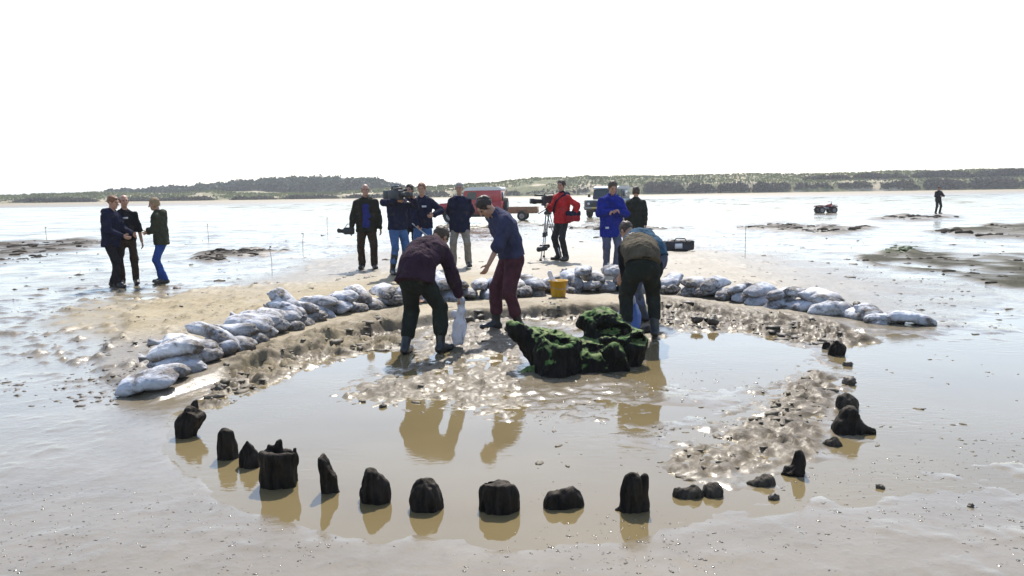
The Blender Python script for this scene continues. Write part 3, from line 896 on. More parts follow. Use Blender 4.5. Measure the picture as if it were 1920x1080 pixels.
# ------------------------------------------------------------------ upturned oak stump in the middle
sc_ = G(1080, 692); ST = Vector((sc_.x, sc_.y, -.01))
S = Sculpt((-.85, -.60, -.1), (.90, 1.05, .78), .0088)
S.ell((.02, .28, .02), (.42, .36, .20), None, .04)
S.cone((-.21, -.22, -.12), (-.19, -.14, .20), .17, .20, .05)                        # front boss, wider above
S.cone((-.15, -.02, .02), (.30, .06, .04), .19, .20, .06)                           # face between the bosses
S.ell((-.165, -.16, .34), (.13, .17, .15), None, .012, 'd')
S.cone((-.05, -.14, .21), (.02, .04, .24), .045, .045, .03)
S.cone((-.24, .10, -.05), (-.40, .12, .24), .12, .13, .05)                          # left root, overhanging
S.cone((-.40, .12, .26), (-.63, .05, .43), .095, .035, .03)
S.cone((-.38, .30, .27), (-.54, .34, .34), .10, .04, .04)
S.ell((-.28, .36, .24), (.26, .25, .10), None, .06)
S.ell((.00, .32, .17), (.34, .26, .075), None, .06)
S.cone((.38, .55, -.1), (.33, .50, .28), .22, .22, .05, (0, 1, 0), .85)             # right root boss
S.ell((.22, .56, .37), (.18, .16, .12), None, .05)
S.cone((.14, .50, .41), (.38, .46, .41), .05, .05, .04).cone((.38, .46, .41), (.62, .22, .31), .055, .035, .03)
S.cone((.48, .16, -.1), (.55, .15, .22), .14, .15, .05)
S.ell((.36, .18, .335), (.20, .27, .075), None, .010, 'd')
S.ell((.17, -.06, .235), (.125, .23, .095), None, .012, 'd')
S.ell((.60, .03, .275), (.080, .19, .060), None, .010, 'd')
S.cone((.24, .06, .265), (.36, .0, .285), .026, .032, .015).cone((.36, .0, .285), (.48, .04, .27), .032, .026, .015)
S.box((.36, -.13, .10), (.07, .026, .17), Matrix.Rotation(-.5, 3, 'Y') @ Matrix.Rotation(.25, 3, 'X'), .008, .006)
S.cone((-.34, -.02, 0), (-.60, -.14, -.03), .055, .025, .03)
stump = sculpt_obj('tree_stump', S, STUMPM, ((4, .03), (11, .026), (26, .016), (60, .008)), .5, None, ST, 3)
tag(stump, 'upturned black oak stump with green algae at the centre of the ring', 'stump')

# ================================================================== sandbags
t = MT('white_sandbag'); v = t.coord('Object')
oi = t.node('ShaderNodeObjectInfo')
off = t.node('ShaderNodeVectorMath', operation='ADD'); cmb = t.node('ShaderNodeCombineXYZ')
t.l(t.math('MULTIPLY', oi.outputs['Random'], 37.0), cmb.inputs[0]); t.l(t.math('MULTIPLY', oi.outputs['Random'], 11.0), cmb.inputs[2])
t.l(v, off.inputs[0]); t.l(cmb.outputs[0], off.inputs[1])
nb = t.noise(off.outputs[0], 3.2, 6, .65, .5); nf = t.noise(off.outputs[0], 22, 5, .6)
sz = t.node('ShaderNodeSeparateXYZ'); t.l(v, sz.inputs[0])
endm = t.mapr(t.math('ADD', sz.outputs[0], t.math('MULTIPLY', t.math('SUBTRACT', nb, .5), .5)), -.02, .20, 0, 1)   # the tied end is the muddiest
low = t.mapr(t.math('ADD', sz.outputs[2], t.math('MULTIPLY', t.math('SUBTRACT', nb, .5), .22)), -.01, -.07, 0, .95)
dirt = t.math('MAXIMUM', t.math('MAXIMUM', t.mapr(nb, .47, .59, 0, .95), t.math('MULTIPLY', endm, t.mapr(oi.outputs['Random'], 0, .6, .25, 1))), low)
dirt = t.math('MULTIPLY', dirt, t.mapr(nf, .32, .55, .5, 1))
base = t.mix(oi.outputs['Random'], (.50, .53, .60), (.68, .68, .70))
base = t.mix(t.mapr(nf, .35, .7, 0, .25), base, (.4, .36, .3))
mudc = t.mix(t.mapr(nf, .3, .7, 0, 1), (.025, .02, .015), (.13, .10, .07))
wv = t.noise(v, 220, 2)
fold = t.noise(t.coord('Object', (.5, 1, 1)), 16, 4, .6, 1.5)
t.set(col=t.mix(dirt, base, mudc), rough=t.mapr(nb, .3, .7, .6, .8), spec=.25, normal=t.bump(wv, .15, .002, t.bump(fold, .55, .03)))
BAGM = t.m

def bag_mesh(seed, L=.58, Wd=.30, Hh=.17):
    nu, nv = 46, 34
    u = np.linspace(-1, 1, nu); th = np.linspace(0, 2 * math.pi, nv, endpoint=False)
    U, T = np.meshgrid(u, th, indexing='ij')
    end = np.where(U > 0, np.clip(1 - np.abs(U) ** 3.2, 0, 1) ** .5, np.clip(1 - np.abs(U) ** 5, 0, 1) ** .55)
    rnd = np.where(U > 0, 1.0, 0.0)
    flat = .22 + .78 * end
    cw = np.sign(np.cos(T)) * np.abs(np.cos(T)) ** .85; sw = np.sign(np.sin(T)) * np.abs(np.sin(T)) ** .9
    y = cw * Wd / 2 * (np.where(U > 0, .12, .80) + np.where(U > 0, .88, .20) * end) * (1 - .12 * np.exp(-((U - .2) / .25) ** 2) * (seed % 3 == 0))
    z = sw * Hh / 2 * (.16 + .84 * end)
    x = U * L / 2 + .02 * np.abs(np.cos(T)) ** 4 * np.sign(U) * (np.abs(U) > .8)
    z = np.where(z < 0, np.maximum(z, -Hh * .36), z)
    V = np.stack([x, y, z], -1).reshape(-1, 3)
    n = noise3(V * np.array([.6, 1, 1]), 6, seed) * .034 + noise3(V * np.array([.7, 1.2, 1]), 15, seed + 5) * .016 - np.maximum(.25 - np.abs(noise3(V * np.array([.5, 1.1, 1]), 12, seed + 3)), 0) * .06 + noise3(V, 36, seed + 8) * .006
    R = V / (np.linalg.norm(V * np.array([.3, 1, 1.4]), axis=1)[:, None] + .02)
    V = V + R * np.array([.3, 1, 1]) * n[:, None]
    V[:, 2] += .035 * np.cos(V[:, 0] * 5 + seed) - .02
    Q = [(i * nv + k, i * nv + (k + 1) % nv, (i + 1) * nv + (k + 1) % nv, (i + 1) * nv + k) for i in range(nu - 1) for k in range(nv)]
    c0 = V[:nv].mean(0); c1 = V[-nv:].mean(0)
    V = np.vstack([V, c0, c1]); m = nu * nv
    T_ = [(m, (k + 1) % nv, k) for k in range(nv)] + [(m + 1, m - nv + k, m - nv + (k + 1) % nv) for k in range(nv)]
    return mesh_np('sandbag', V, [np.array(Q)[:, ::-1], np.array(T_)[:, ::-1]], [BAGM])
def neck_mesh(seed):
    m = MB(); nn_ = 14
    pr = [(.0, .05), (.055, .035), (.085, .02), (.12, .035), (.15, .05)]
    V = []
    for x, r in pr:
        for k in range(nn_):
            a = 2 * math.pi * k / nn_
            rr = r * (1 + .35 * math.sin(a * 5 + seed) * (x > .06))
            V.append((x, rr * math.cos(a) * 1.3, rr * math.sin(a) * .8 + x * .12 * math.sin(seed)))
    m.add(V, [(i * nn_ + k, i * nn_ + (k + 1) % nn_, (i + 1) * nn_ + (k + 1) % nn_, (i + 1) * nn_ + k) for i in range(len(pr) - 1) for k in range(nn_)])
    return m.mesh('tied_neck', BAGM, True)
BAGS = [bag_mesh(i, random.uniform(.46, .56), random.uniform(.27, .32), random.uniform(.16, .20)) for i in range(9)]
NECKS = [neck_mesh(i) for i in range(4)]
nbag = [0]
def sandbag(p, yaw, tilt, roll, label, sc=1.0, neck=False, flip=False):
    i = nbag[0]; nbag[0] += 1
    o = link('sandbag', BAGS[(i * 5 + i // 3) % 9], None, p, (roll, tilt, yaw + (math.pi if flip else 0)), (sc * random.uniform(.95, 1.06), sc, sc))
    if neck:
        n_ = link('tied_neck', NECKS[i % 4], o, (-.22, 0, -.03), (0, 0, math.pi))
    tag(o, label, 'sandbag', 'sandbags of the low curved wall')
    return o

# line of the wall: foot of the bags in the photograph
WALL = [(292, 742), (335, 712), (392, 684), (440, 662), (495, 640), (560, 618), (640, 596), (715, 582), (790, 573), (880, 567), (960, 563), (1050, 555), (1150, 552), (1250, 556), (1340, 566), (1425, 578), (1505, 590), (1570, 600), (1640, 612), (1745, 618)]
wp = [GP(a, b - 4) for a, b in WALL]
cum = [0]
for a, b in zip(wp[:-1], wp[1:]): cum.append(cum[-1] + math.hypot(b.x - a.x, b.y - a.y))
def wall_at(s):
    x = np.interp(s, cum, [p.x for p in wp]); y = np.interp(s, cum, [p.y for p in wp])
    e = .15
    tx = np.interp(s + e, cum, [p.x for p in wp]) - np.interp(s - e, cum, [p.x for p in wp])
    ty = np.interp(s + e, cum, [p.y for p in wp]) - np.interp(s - e, cum, [p.y for p in wp])
    return float(x), float(y), math.atan2(ty, tx)
LEN = cum[-1]
rows = []
s = .12; k = 0
while s < LEN - .05:
    rows.append((s, 0)); s += random.uniform(.25, .31)
s = .75
while s < np.interp(16.35, range(20), cum):
    rows.append((s, 1)); s += random.uniform(.29, .37)
for s in (3.0, 5.05, 5.4, 7.7, 8.15): rows.append((s, 2))
names = {0: 'bottom', 1: 'upper', 2: 'topmost'}
cnt = {0: 0, 1: 0, 2: 0}
extra = ['', 'muddy ', 'grubby white ', '']
for s, c_ in rows:
    x, y, a = wall_at(s)
    nrm = a + math.pi / 2                       # across the wall, away from the pool
    left = s < np.interp(5, range(20), cum)
    yaw = (math.pi + rad(random.uniform(-4, 22))) if left else nrm + rad(random.uniform(-15, 15)) + math.pi
    if s > np.interp(15.3, range(20), cum): yaw = a + rad(random.uniform(-30, 45))
    inset = (.22 if not left else .12) + (.05 * c_) + random.uniform(-.03, .03)
    X = x + math.cos(nrm) * inset; Y = y + math.sin(nrm) * inset
    zg = hz(x + math.cos(nrm) * .1, y + math.sin(nrm) * .1)
    z = max(zg, .01) + .07 + .118 * c_
    lab = 'white sandbag, %s from the left end in the %s row of the curved wall' % (ordinal(cnt[c_]), names[c_])
    cnt[c_] += 1
    sandbag((X, Y, z), yaw + (math.pi if left else 0), rad(random.uniform(-14, 14)) + (rad(8) if c_ else 0), rad(random.uniform(-20, 20)), lab, random.uniform(.9, 1.03), neck=(random.random() < .4), flip=False)

# ------------------------------------------------------------------ clods of mud
def clod_verts(seed, n=2):
    t_ = (1 + 5 ** .5) / 2
    V = np.array([(-1, t_, 0), (1, t_, 0), (-1, -t_, 0), (1, -t_, 0), (0, -1, t_), (0, 1, t_), (0, -1, -t_), (0, 1, -t_), (t_, 0, -1), (t_, 0, 1), (-t_, 0, -1), (-t_, 0, 1)], float)
    F = np.array([(0, 11, 5), (0, 5, 1), (0, 1, 7), (0, 7, 10), (0, 10, 11), (1, 5, 9), (5, 11, 4), (11, 10, 2), (10, 7, 6), (7, 1, 8), (3, 9, 4), (3, 4, 2), (3, 2, 6), (3, 6, 8), (3, 8, 9), (4, 9, 5), (2, 4, 11), (6, 2, 10), (8, 6, 7), (9, 8, 1)])
    for _ in range(n):
        nv = list(map(tuple, V)); mid = {}; nf = []
        def mp(a, b):
            k_ = (min(a, b), max(a, b))
            if k_ not in mid: mid[k_] = len(nv); nv.append(tuple((np.array(nv[a]) + np.array(nv[b])) / 2))
            return mid[k_]
        for a, b, c in F:
            ab, bc, ca = mp(a, b), mp(b, c), mp(c, a)
            nf += [(a, ab, ca), (b, bc, ab), (c, ca, bc), (ab, bc, ca)]
        V = np.array(nv); F = np.array(nf)
    V /= np.linalg.norm(V, axis=1)[:, None]
    V *= (1 + .38 * noise3(V, 1.6, seed) + .22 * noise3(V, 4, seed + 3))[:, None]
    return V, F
CLODM = plain('wet_clod', (.06, .046, .031), .6, .45, 20, .6, 60, spec=.5)
SILTM = plain('brown_silt_clod', (.10, .078, .048), .65, .4, 20, .6, 60, spec=.5)
big = [(412, 733, 26, 'dark clod of mud beside the low end of the sandbag wall'), (718, 766, 15, 'single small clod on the silt bank in the middle of the pool'),
       (1212, 619, 24, 'dark clod right of the bending men'), (1306, 603, 22, 'left dark clod under the right half of the wall'), (1336, 606, 24, 'paired dark clod right of the left one under the right half of the wall'),
       (1522, 604, 17, 'small round clod in front of the right sandbags'), (1590, 686, 18, 'small brown clod right of the far post pair'), (1592, 720, 30, 'muddy clod behind the grey timber lump'),
       (1607, 575, 22, 'brown clod lying left on the far edge of the right sandbags'), (1622, 577, 18, 'brown clod lying right on the far edge of the right sandbags'), (1530, 540, 10, 'tiny brown clod on the sand beyond the right sandbags'),
       (1820, 950, 14, 'brown pebble of mud on the wet flat at lower right'), (1650, 920, 16, 'low brown lump on the wet flat below the leaning post'), (1450, 938, 22, 'glistening lump of silt below the timber sliver'),
       (900, 598, 24, 'dark clod under the sand step by the denim shirt man'), (830, 612, 20, 'dark clod under the sand step right of the bending man'), (880, 604, 22, 'dark clod in the hollow of the sand step')]
for i, (px, py, w, lab) in enumerate(big):
    p = GP(px, py); s_ = w * p.y / FPX / 2
    V, F_ = clod_verts(i + 50)
    o = link('mud_clod', mesh_np('mud_clod', V * np.array([1, .8, .7]) * s_, [F_], [CLODM]), None, (p.x, p.y, max(p.z, 0) + s_ * .25), (0, 0, i))
    tag(o, lab, 'clod', 'loose clods of mud')
protos = [clod_verts(i, 1) for i in range(8)]
def clods(name, n, poly, smin, smax, mat, seed):
    r = np.random.default_rng(seed); xs_ = [p[0] for p in poly]; ys_ = [p[1] for p in poly]
    Vs = []; Fs = []; c = 0
    px = r.uniform(min(xs_), max(xs_), n * 4); py = r.uniform(min(ys_), max(ys_), n * 4)
    ok = sdpoly(px, py, poly) < 0
    px, py = px[ok][:n], py[ok][:n]
    P = np.array([tuple(G(a, b)) for a, b in zip(px, py)])
    cl = fbm2(P[:, 0] * 1.7, P[:, 1] * 1.7, 2, seed)          # they lie in drifts
    keep_ = cl > r.uniform(-.5, .45, len(P)); P = P[keep_]
    Z = np.maximum(ground(P[:, 0], P[:, 1]), 0)
    for i in range(len(P)):
        V, F_ = protos[r.integers(8)]
        s_ = smin * (smax / smin) ** (r.random() ** 2)
        a = r.uniform(0, 6.28); ca_, sa_ = math.cos(a), math.sin(a)
        v_ = V * np.array([1.5, .8, .42]) * s_
        v_ = np.stack([v_[:, 0] * ca_ - v_[:, 1] * sa_, v_[:, 0] * sa_ + v_[:, 1] * ca_, v_[:, 2]], 1)
        Vs.append(v_ + np.array([P[i, 0], P[i, 1], Z[i] - .08 * s_])); Fs.append(F_ + c); c += len(V)
    o = link(name, mesh_np(name, np.concatenate(Vs), [np.concatenate(Fs)], [mat]))
    tag(o, kind='stuff')
clods('mud_crumbs', 216, CHURN[2][0], .012, .055, SILTM, 1)
clods('mud_crumbs', 268, CHURN[1][0], .012, .07, CLODM, 2)
clods('mud_crumbs', 252, CHURN[0][0], .012, .08, SILTM, 3)
clods('mud_crumbs', 147, CHURN[3][0], .008, .035, SILTM, 4)
clods('mud_crumbs', 176, [(820, 588), (1100, 584), (1230, 592), (1230, 612), (1060, 604), (840, 612)], .015, .06, CLODM, 5)
clods('mud_crumbs', 315, [(1000, 700), (1560, 660), (1950, 640), (1950, 860), (1250, 900), (1000, 880)], .006, .03, SILTM, 6)
clods('mud_crumbs', 825, [(0, 560), (200, 530), (620, 545), (420, 640), (220, 760), (0, 800)], .008, .035, CLODM, 8)
clods('mud_crumbs', 450, [(1250, 500), (1900, 520), (1900, 640), (1650, 600), (1450, 560)], .008, .04, CLODM, 9)
clods('mud_crumbs', 540, [(0, 440), (1920, 440), (1920, 530), (0, 545)], .015, .09, CLODM, 10)

GLINTM = plain('wet_grit', (.10, .08, .055), .16, .4, 30, .3, 60)
clods('wet_grit', 1500, [(1000, 880), (1300, 940), (1650, 860), (1950, 800), (1950, 1078), (900, 1078)], .003, .011, GLINTM, 41)
clods('wet_grit', 700, [(0, 900), (400, 930), (560, 1000), (950, 1030), (950, 1078), (0, 1078)], .003, .009, GLINTM, 42)
clods('wet_grit', 900, [(960, 700), (1500, 690), (1450, 800), (1250, 870), (960, 800)], .004, .014, GLINTM, 43)
PEATM = plain('peat_lump', (.03, .024, .018), .85, .4, 6, .6, 30, spec=.1)
for k_, (poly, hgt, g) in enumerate(RIDGES):
    clods('peat_lumps', (800, 380, 260, 240, 260, 120, 160, 160)[k_], poly, .03, (.16, .13, .2, .3, .3, .16, .12, .09)[k_], PEATM if g < .9 else plain('green_weed', (.045, .075, .02), .8, .4, 6), 20 + k_)

# ------------------------------------------------------------------ yellow bucket with a trowel handle
p = GP(1047, 557)
root = empty('bucket', p, .3)
tag(root, 'yellow plastic bucket standing on the sand step before the sandbags', 'bucket')
YEL = plain('yellow_plastic', (.62, .34, .012), .4, .15, 14, .05, dirt=(.2, .1, .02))
BLK = plain('black_plastic', (.018, .018, .02), .5)
STEEL = plain('dull_steel', (.4, .4, .42), .35, metal=.9)
WHT = plain('white_plastic', (.7, .7, .72), .45, .08)
m = MB(); m.lathe([(0, .004), (.10, .004), (.104, .02), (.133, .235), (.146, .235), (.146, .25), (.13, .25), (.098, .02), (0, .02)], 28); m.build('tub', YEL, root, True)
m = MB(); m.tube([(-.14, 0, .235), (-.135, -.03, .16), (-.05, -.12, .13), (.05, -.12, .13), (.135, -.03, .16), (.14, 0, .235)], .004, 6); m.build('handle', STEEL, root, True)
m = MB(); m.lathe([(0, .19), (.118, .19)], 24); m.build('contents', CLODM, root, True)
o = MB(); o.box((-.12, -.05, 0), (-.05, .05, .004)); 
S = Sculpt((-.12, -.1, -.06), (.14, .1, .2), .006); S.cone((0, 0, 0), (-.06, 0, .13), .028, .04, .02, (0, 1, 0), .4).cone((-.03, 0, .05), (.05, 0, .0), .03, .02, .02)
o = sculpt_obj('plastic_bag', S, WHT, ((20, .012),), 1, None, (p.x - .07, p.y, p.z + .22), 4)
tag(o, 'crumpled white plastic bag poking out of the yellow bucket', 'plastic bag')

# ------------------------------------------------------------------ thin survey canes
CANE = plain('cane', (.22, .18, .11), .7)
for px, top, bot, lab in ((510, 461, 515, 'thin survey cane standing before the long dark mud ridge'), (568, 437, 471, 'thin survey cane beyond the long dark mud ridge'), (391, 420, 452, 'faint thin cane between the green jacket person and the mud ridge'),
                          (1397, 425, 484, 'thin dark cane on the flat right of the black holdall'), (88, 426, 450, 'faint thin cane at far left above the dark mud'), (615, 408, 440, 'faint far cane left of the man with the open jacket')):
    p = GP(px, bot); hh_ = (bot - top) * p.y / FPX
    r_ = .006 if p.y < 20 else .009
    root = empty('survey_cane', p); tag(root, lab, 'cane', 'survey canes')
    m = MB(); m.tube([(0, 0, -.1), (random.uniform(-.03, .03), 0, hh_ * .5), (random.uniform(-.04, .04), 0, hh_)], r_, 6); m.build('stick', CANE, root)
    m = MB(); m.box((-.014, -.014, hh_ * .94), (.014, .014, hh_)); m.build('tip', WHT if px > 1000 else CANE, root)

# ================================================================== people
SKIN = plain('skin', (.42, .23, .155), .5, .12, 25, .08, 120)
HAIR = {k_: plain('hair_' + k_, c, .6, .35, 60, .5, 150) for k_, c in dict(dark=(.028, .018, .012), brown=(.06, .036, .02), grey=(.28, .27, .25), ginger=(.19, .08, .03), fair=(.27, .18, .085)).items()}
EYE = plain('eye_dark', (.02, .015, .012), .3, 0, 5, 0)
LIP = plain('lip', (.26, .1, .08), .5, 0, 5, 0)
def nv(v): v = np.array(v, float); return v / (np.linalg.norm(v) + 1e-9)
def two_bone(a, t, l1, l2, pole):
    a = np.array(a, float); t = np.array(t, float); d = t - a; L = np.linalg.norm(d)
    L2 = min(L, (l1 + l2) * .995); u = d / (L + 1e-9)
    x = (l1 * l1 - l2 * l2 + L2 * L2) / (2 * L2); hgt = math.sqrt(max(l1 * l1 - x * x, 0))
    p = np.array(pole, float); p = nv(p - u * (p @ u))
    return a + u * x + p * hgt, a + u * L2
def tilt(deg, side=0):
    a = rad(deg); s_ = rad(side); v = np.array([0, -math.sin(a), math.cos(a)])
    return nv(v + np.array([math.sin(s_), 0, 0]))

def hand_prims(S, wrist, d, nrm, thumb, curl=.5):
    """palm, four fingers of different lengths and a thumb; d along the hand, nrm out of the palm, thumb to its side"""
    d = nv(d); nrm = nv(nrm - d * (nrm @ d)); th = nv(np.cross(d, nrm)) * (1 if np.cross(d, nrm) @ thumb > 0 else -1)
    pc = wrist + d * .05
    S.cone(wrist, wrist + d * .08, .026, .034, .012, nrm, .5)
    for i, (off, ln) in enumerate(((.028, .072), (.010, .080), (-.009, .075), (-.027, .058))):
        b = wrist + d * .085 + th * off
        a1 = curl * .7; d1 = d * math.cos(a1) + nrm * math.sin(a1); m = b + d1 * ln * .5
        a2 = curl * 1.7; d2 = d * math.cos(a2) + nrm * math.sin(a2); e = m + d2 * ln * .5
        S.cone(b - d * .01, m, .0095, .009, .003).cone(m, e, .009, .0075, .002)
    b = wrist + d * .028 + th * .026; m = b + nv(d * .7 + th * .75 + nrm * .25) * .045; e = m + nv(d * .9 + th * .2 + nrm * .5) * .034
    S.cone(b, m, .013, .0105, .008).cone(m, e, .0105, .0085, .003)

def person(label, foot, yaw, height, hair='brown', hairlen=0, lean=2, side=0, pelvis=(0, 0, .93), feet=None, hands=None, poles=None, head=(0, 0), top=None, bottom=None, boots=None,
           hood=None, bald=False, curl=.5, fw=1.0, bare=(), open_front=None, badge=None, beard=False, belt=None, collar=None, strap=None, fine=1.0, width=1.0, toes=None, patch=None, vest=None):
    feet = feet or {1: (.13, .0), -1: (-.13, .02)}
    px_, py_, pz_ = pelvis
    P = np.array(pelvis, float)
    u0, u1, u2 = tilt(lean * .35, side * .5), tilt(lean * .85, side), tilt(lean * 1.05, side)
    waist = P + u0 * .17; chest = waist + u1 * .20; neck = chest + u2 * .17
    X = np.array([1., 0, 0]); X = nv(X - u1 * (X @ u1))
    fwd1 = nv(np.cross(u1, X)) * -1
    if fwd1[1] > 0 and lean < 60: fwd1 = -fwd1
    fwd1 = nv(np.cross(X, u1)); 
    if (fwd1 @ np.array([0, -1, -.8])) < 0: fwd1 = -fwd1
    sh = {s_: neck - u2 * .082 + X * s_ * .168 * width for s_ in (1, -1)}
    hp, hy = head
    ha = rad(lean * .55 + hp); hyw = rad(hy)
    hu = np.array([0, -math.sin(ha), math.cos(ha)]); hf = np.array([0, -math.cos(ha), -math.sin(ha)])
    def rz(v, a): return np.array([v[0] * math.cos(a) - v[1] * math.sin(a), v[0] * math.sin(a) + v[1] * math.cos(a), v[2]])
    hu, hf = rz(hu, hyw), rz(hf, hyw); hx = nv(np.cross(hf, hu))
    hc = neck + nv(u2 * .5 + hu * .5) * .075 + hu * .105 + hf * .022
    hip = {s_: P + np.array([s_ * .088, 0, -.01]) for s_ in (1, -1)}
    ank, knee, toe = {}, {}, {}
    for s_ in (1, -1):
        fx, fy = feet[s_][:2]; fz = feet[s_][2] if len(feet[s_]) > 2 else 0
        ta = rad((toes or {1: 12, -1: -12})[s_])
        td = np.array([math.sin(ta), -math.cos(ta), 0])
        k_, a_ = two_bone(hip[s_], (fx, fy, .085 + fz), .44, .43, (s_ * .12 + td[0] * .3, -1, 0))
        knee[s_], ank[s_] = k_, a_; toe[s_] = td
    elb, wri = {}, {}
    hands = hands or {}
    for s_ in (1, -1):
        tg = hands.get(s_, (s_ * .27, .0, .80))
        pole = (poles or {}).get(s_, (s_ * .45, 1, -.2))
        elb[s_], wri[s_] = two_bone(sh[s_], tg, .29, .265, pole)
    allp = np.array([hc + hu * .14, hc + hf * .14, hc - hf * .14] + list(ank.values()) + list(wri.values()) + list(elb.values()) + list(knee.values()) + [ank[1] + toe[1] * .22, ank[-1] + toe[-1] * .22, P, chest])
    lo = allp.min(0) - .24; hi = allp.max(0) + .24; lo[2] = max(lo[2], -.03)
    lo[2] = min(lo[2], -.03)
    # -------- body
    hB = .0085 * fine
    S = Sculpt(lo, hi, hB)
    S.cone(P, waist, .12, .115, .03, fwd1, .7).cone(waist, chest, .115, .135, .03, fwd1, .7).cone(chest, neck - u2 * .06, .135, .09, .03, fwd1, .7)
    for s_ in (1, -1):
        S.cone(neck - u2 * .06, sh[s_], .06, .055, .03).cone(sh[s_], elb[s_], .05, .038, .01).cone(elb[s_], wri[s_], .038, .027, .01)
        S.cone(hip[s_], knee[s_], .075, .05, .02).cone(knee[s_], ank[s_], .05, .035, .01).cone(ank[s_], ank[s_] + toe[s_] * .12 + np.array([0, 0, -.045]), .035, .03, .01)
        d = nv(wri[s_] - elb[s_])
        inw = np.array([-s_ * .8, -.35, -.1]); tdir = np.array([0, -1, .3])
        hd = d
        if s_ in (curl if isinstance(curl, dict) else {}): cv = curl[s_]
        else: cv = curl if not isinstance(curl, dict) else .5
        hand_prims(S, wri[s_], hd, inw, tdir, cv)
    S.cone(neck - u2 * .04, hc - hu * .06 - hf * .02, .058, .052, .02)
    R = np.stack([hx, hf, hu], 1)
    S.ell(hc + hu * .02 - hf * .012, (.076, .096, .098), R, .01).ell(hc + hf * .028 - hu * .055, (.055, .062, .062), R, .03)
    S.cone(hc + hf * .068 - hu * .095, hc + hf * .06 - hu * .1, .024, .022, .02)
    S.cone(hc + hf * .088 + hu * .008, hc + hf * .113 - hu * .028, .010, .0155, .01)
    S.cone(hc + hf * .078 + hu * .03 - hx * .03, hc + hf * .078 + hu * .03 + hx * .03, .013, .013, .012)
    for s_ in (1, -1):
        S.ell(hc + hx * s_ * .032 + hf * .094 + hu * .008, (.015, .012, .010), R, .008, 'd')
        S.ell(hc + hx * s_ * .079 - hf * .008 - hu * .012, (.010, .02, .032), R, .006)
        S.ell(hc + hx * s_ * .04 + hf * .06 - hu * .03, (.022, .02, .02), R, .015)
    V, Q = S.net()
    body = link('person', mesh_np('person', V, [Q], [SKIN]), None, (foot.x, foot.y, foot.z), (0, 0, yaw), height / 1.79)
    tag(body, label, 'person', 'people around the ring')
    # -------- hair
    if hair and not bald:
        S = Sculpt(hc - .2, hc + .2, .0075)
        S.ell(hc + hu * .032 - hf * .02, (.086, .104, .101), R, .0)
        if hairlen: S.ell(hc - hu * .05 - hf * .04, (.085, .07, .08 + hairlen), R, .03)
        S.ell(hc - hu * .055 + hf * .085, (.072, .078, .115), R, .012, 'd')
        S.clip(hc - hu * (.055 + hairlen) - hf * .0, -hu - hf * .35)
    elif bald:
        S = Sculpt(hc - .2, hc + .2, .0075)
        S.ell(hc + hu * .012 - hf * .022, (.085, .100, .085), R, .0)
        S.clip(hc + hu * .045, hu + hf * .6).clip(hc - hu * .06, -hu)
    V, Q = S.net(); V = V + vnormals(V, Q) * (noise3(V, 45, 3) * .008 + noise3(V, 90, 5) * .004)[:, None]
    link('hair', mesh_np('hair', V, [Q], [HAIR[hair]]), body)
    if beard:
        S = Sculpt(hc - .2, hc + .2, .0075); S.ell(hc + hf * .045 - hu * .085, (.06, .06, .05), R, .0).ell(hc + hf * .12 - hu * .05, (.04, .035, .022), R, .01, 'd')
        V, Q = S.net(); V = V + vnormals(V, Q) * (noise3(V, 60, 4) * .007)[:, None]; link('beard', mesh_np('beard', V, [Q], [HAIR[hair]]), body)
    for s_ in (1, -1):
        m = MB(); c = hc + hx * s_ * .032 + hf * .083 + hu * .008
        m.lathe([(0, -.010), (.008, -.007), (.011, 0), (.008, .007), (0, .010)], 8, 'z', tuple(c)); m.build('eye', EYE, body, True)
    m = MB(); c = hc + hf * .084 - hu * .06; m.tube([tuple(c - hx * .022), tuple(c + hf * .006), tuple(c + hx * .022)], [.003, .006, .003], 6); m.build('mouth', LIP, body, True)
    # -------- trousers
    hC = .0115 * fine
    def wrinkle(V, Q, a, sd, zs=.7):
        N = vnormals(V, Q); q = V * np.array([1, 1, zs])
        return V + N * (noise3(q, 8, sd) * a * 1.5 + noise3(q, 19, sd + 1) * a + noise3(q, 42, sd + 2) * a * .4)[:, None]
    sd = int(abs(foot.x * 100)) + int(foot.y * 7)
    bname, bmat, loose, tuck = bottom
    S = Sculpt(lo, hi, hC)
    S.cone(P + u0 * .10, P - np.array([0, 0, .03]), .15 * fw, .165 * fw, .02, fwd1 if lean < 40 else (0, 1, 0), .74)
    for s_ in (1, -1):
        S.cone(hip[s_] + np.array([0, 0, -.03]), knee[s_], .098 * loose, .073 * loose, .03)
        end = ank[s_] + (knee[s_] - ank[s_]) * tuck
        S.cone(knee[s_], end, .073 * loose, .066 * loose, .02)
        if tuck < .1: S.clip(np.array([0, 0, .035]), (0, 0, -1))
    V, Q = S.net(); V = wrinkle(V, Q, .0075, sd)
    link(bname, mesh_np(bname, V, [Q], [bmat]), body)
    # -------- boots
    kname, kmat, khi = boots
    for s_ in (1, -1):
        S = Sculpt(ank[s_] - .36, ank[s_] + .46, .0095 * fine)
        a_ = ank[s_]; topb = a_ + (knee[s_] - a_) * khi
        S.cone(topb, a_, .058 + .014 * (khi > .3), .05, .02)
        hl = np.array([a_[0], a_[1], a_[2] - .04]) - toe[s_] * .03; tp = np.array([a_[0], a_[1], a_[2] - .05]) + toe[s_] * .17
        S.cone(hl, tp, .052, .046, .03, (0, 0, 1), .95).cone(a_, a_ + toe[s_] * .08 + np.array([0, 0, -.02]), .045, .04, .02)
        S.clip(np.array([0, 0, a_[2] - .088]), (0, 0, -1))
        if khi > .3: S.clip(topb + nv(knee[s_] - a_) * .02, knee[s_] - a_)
        V, Q = S.net(); V = wrinkle(V, Q, .003, sd + 4)
        link(kname, mesh_np(kname, V, [Q], [kmat]), body)
    # -------- top
    tname, tmat, hem, fat = top
    S = Sculpt(lo, hi, hC)
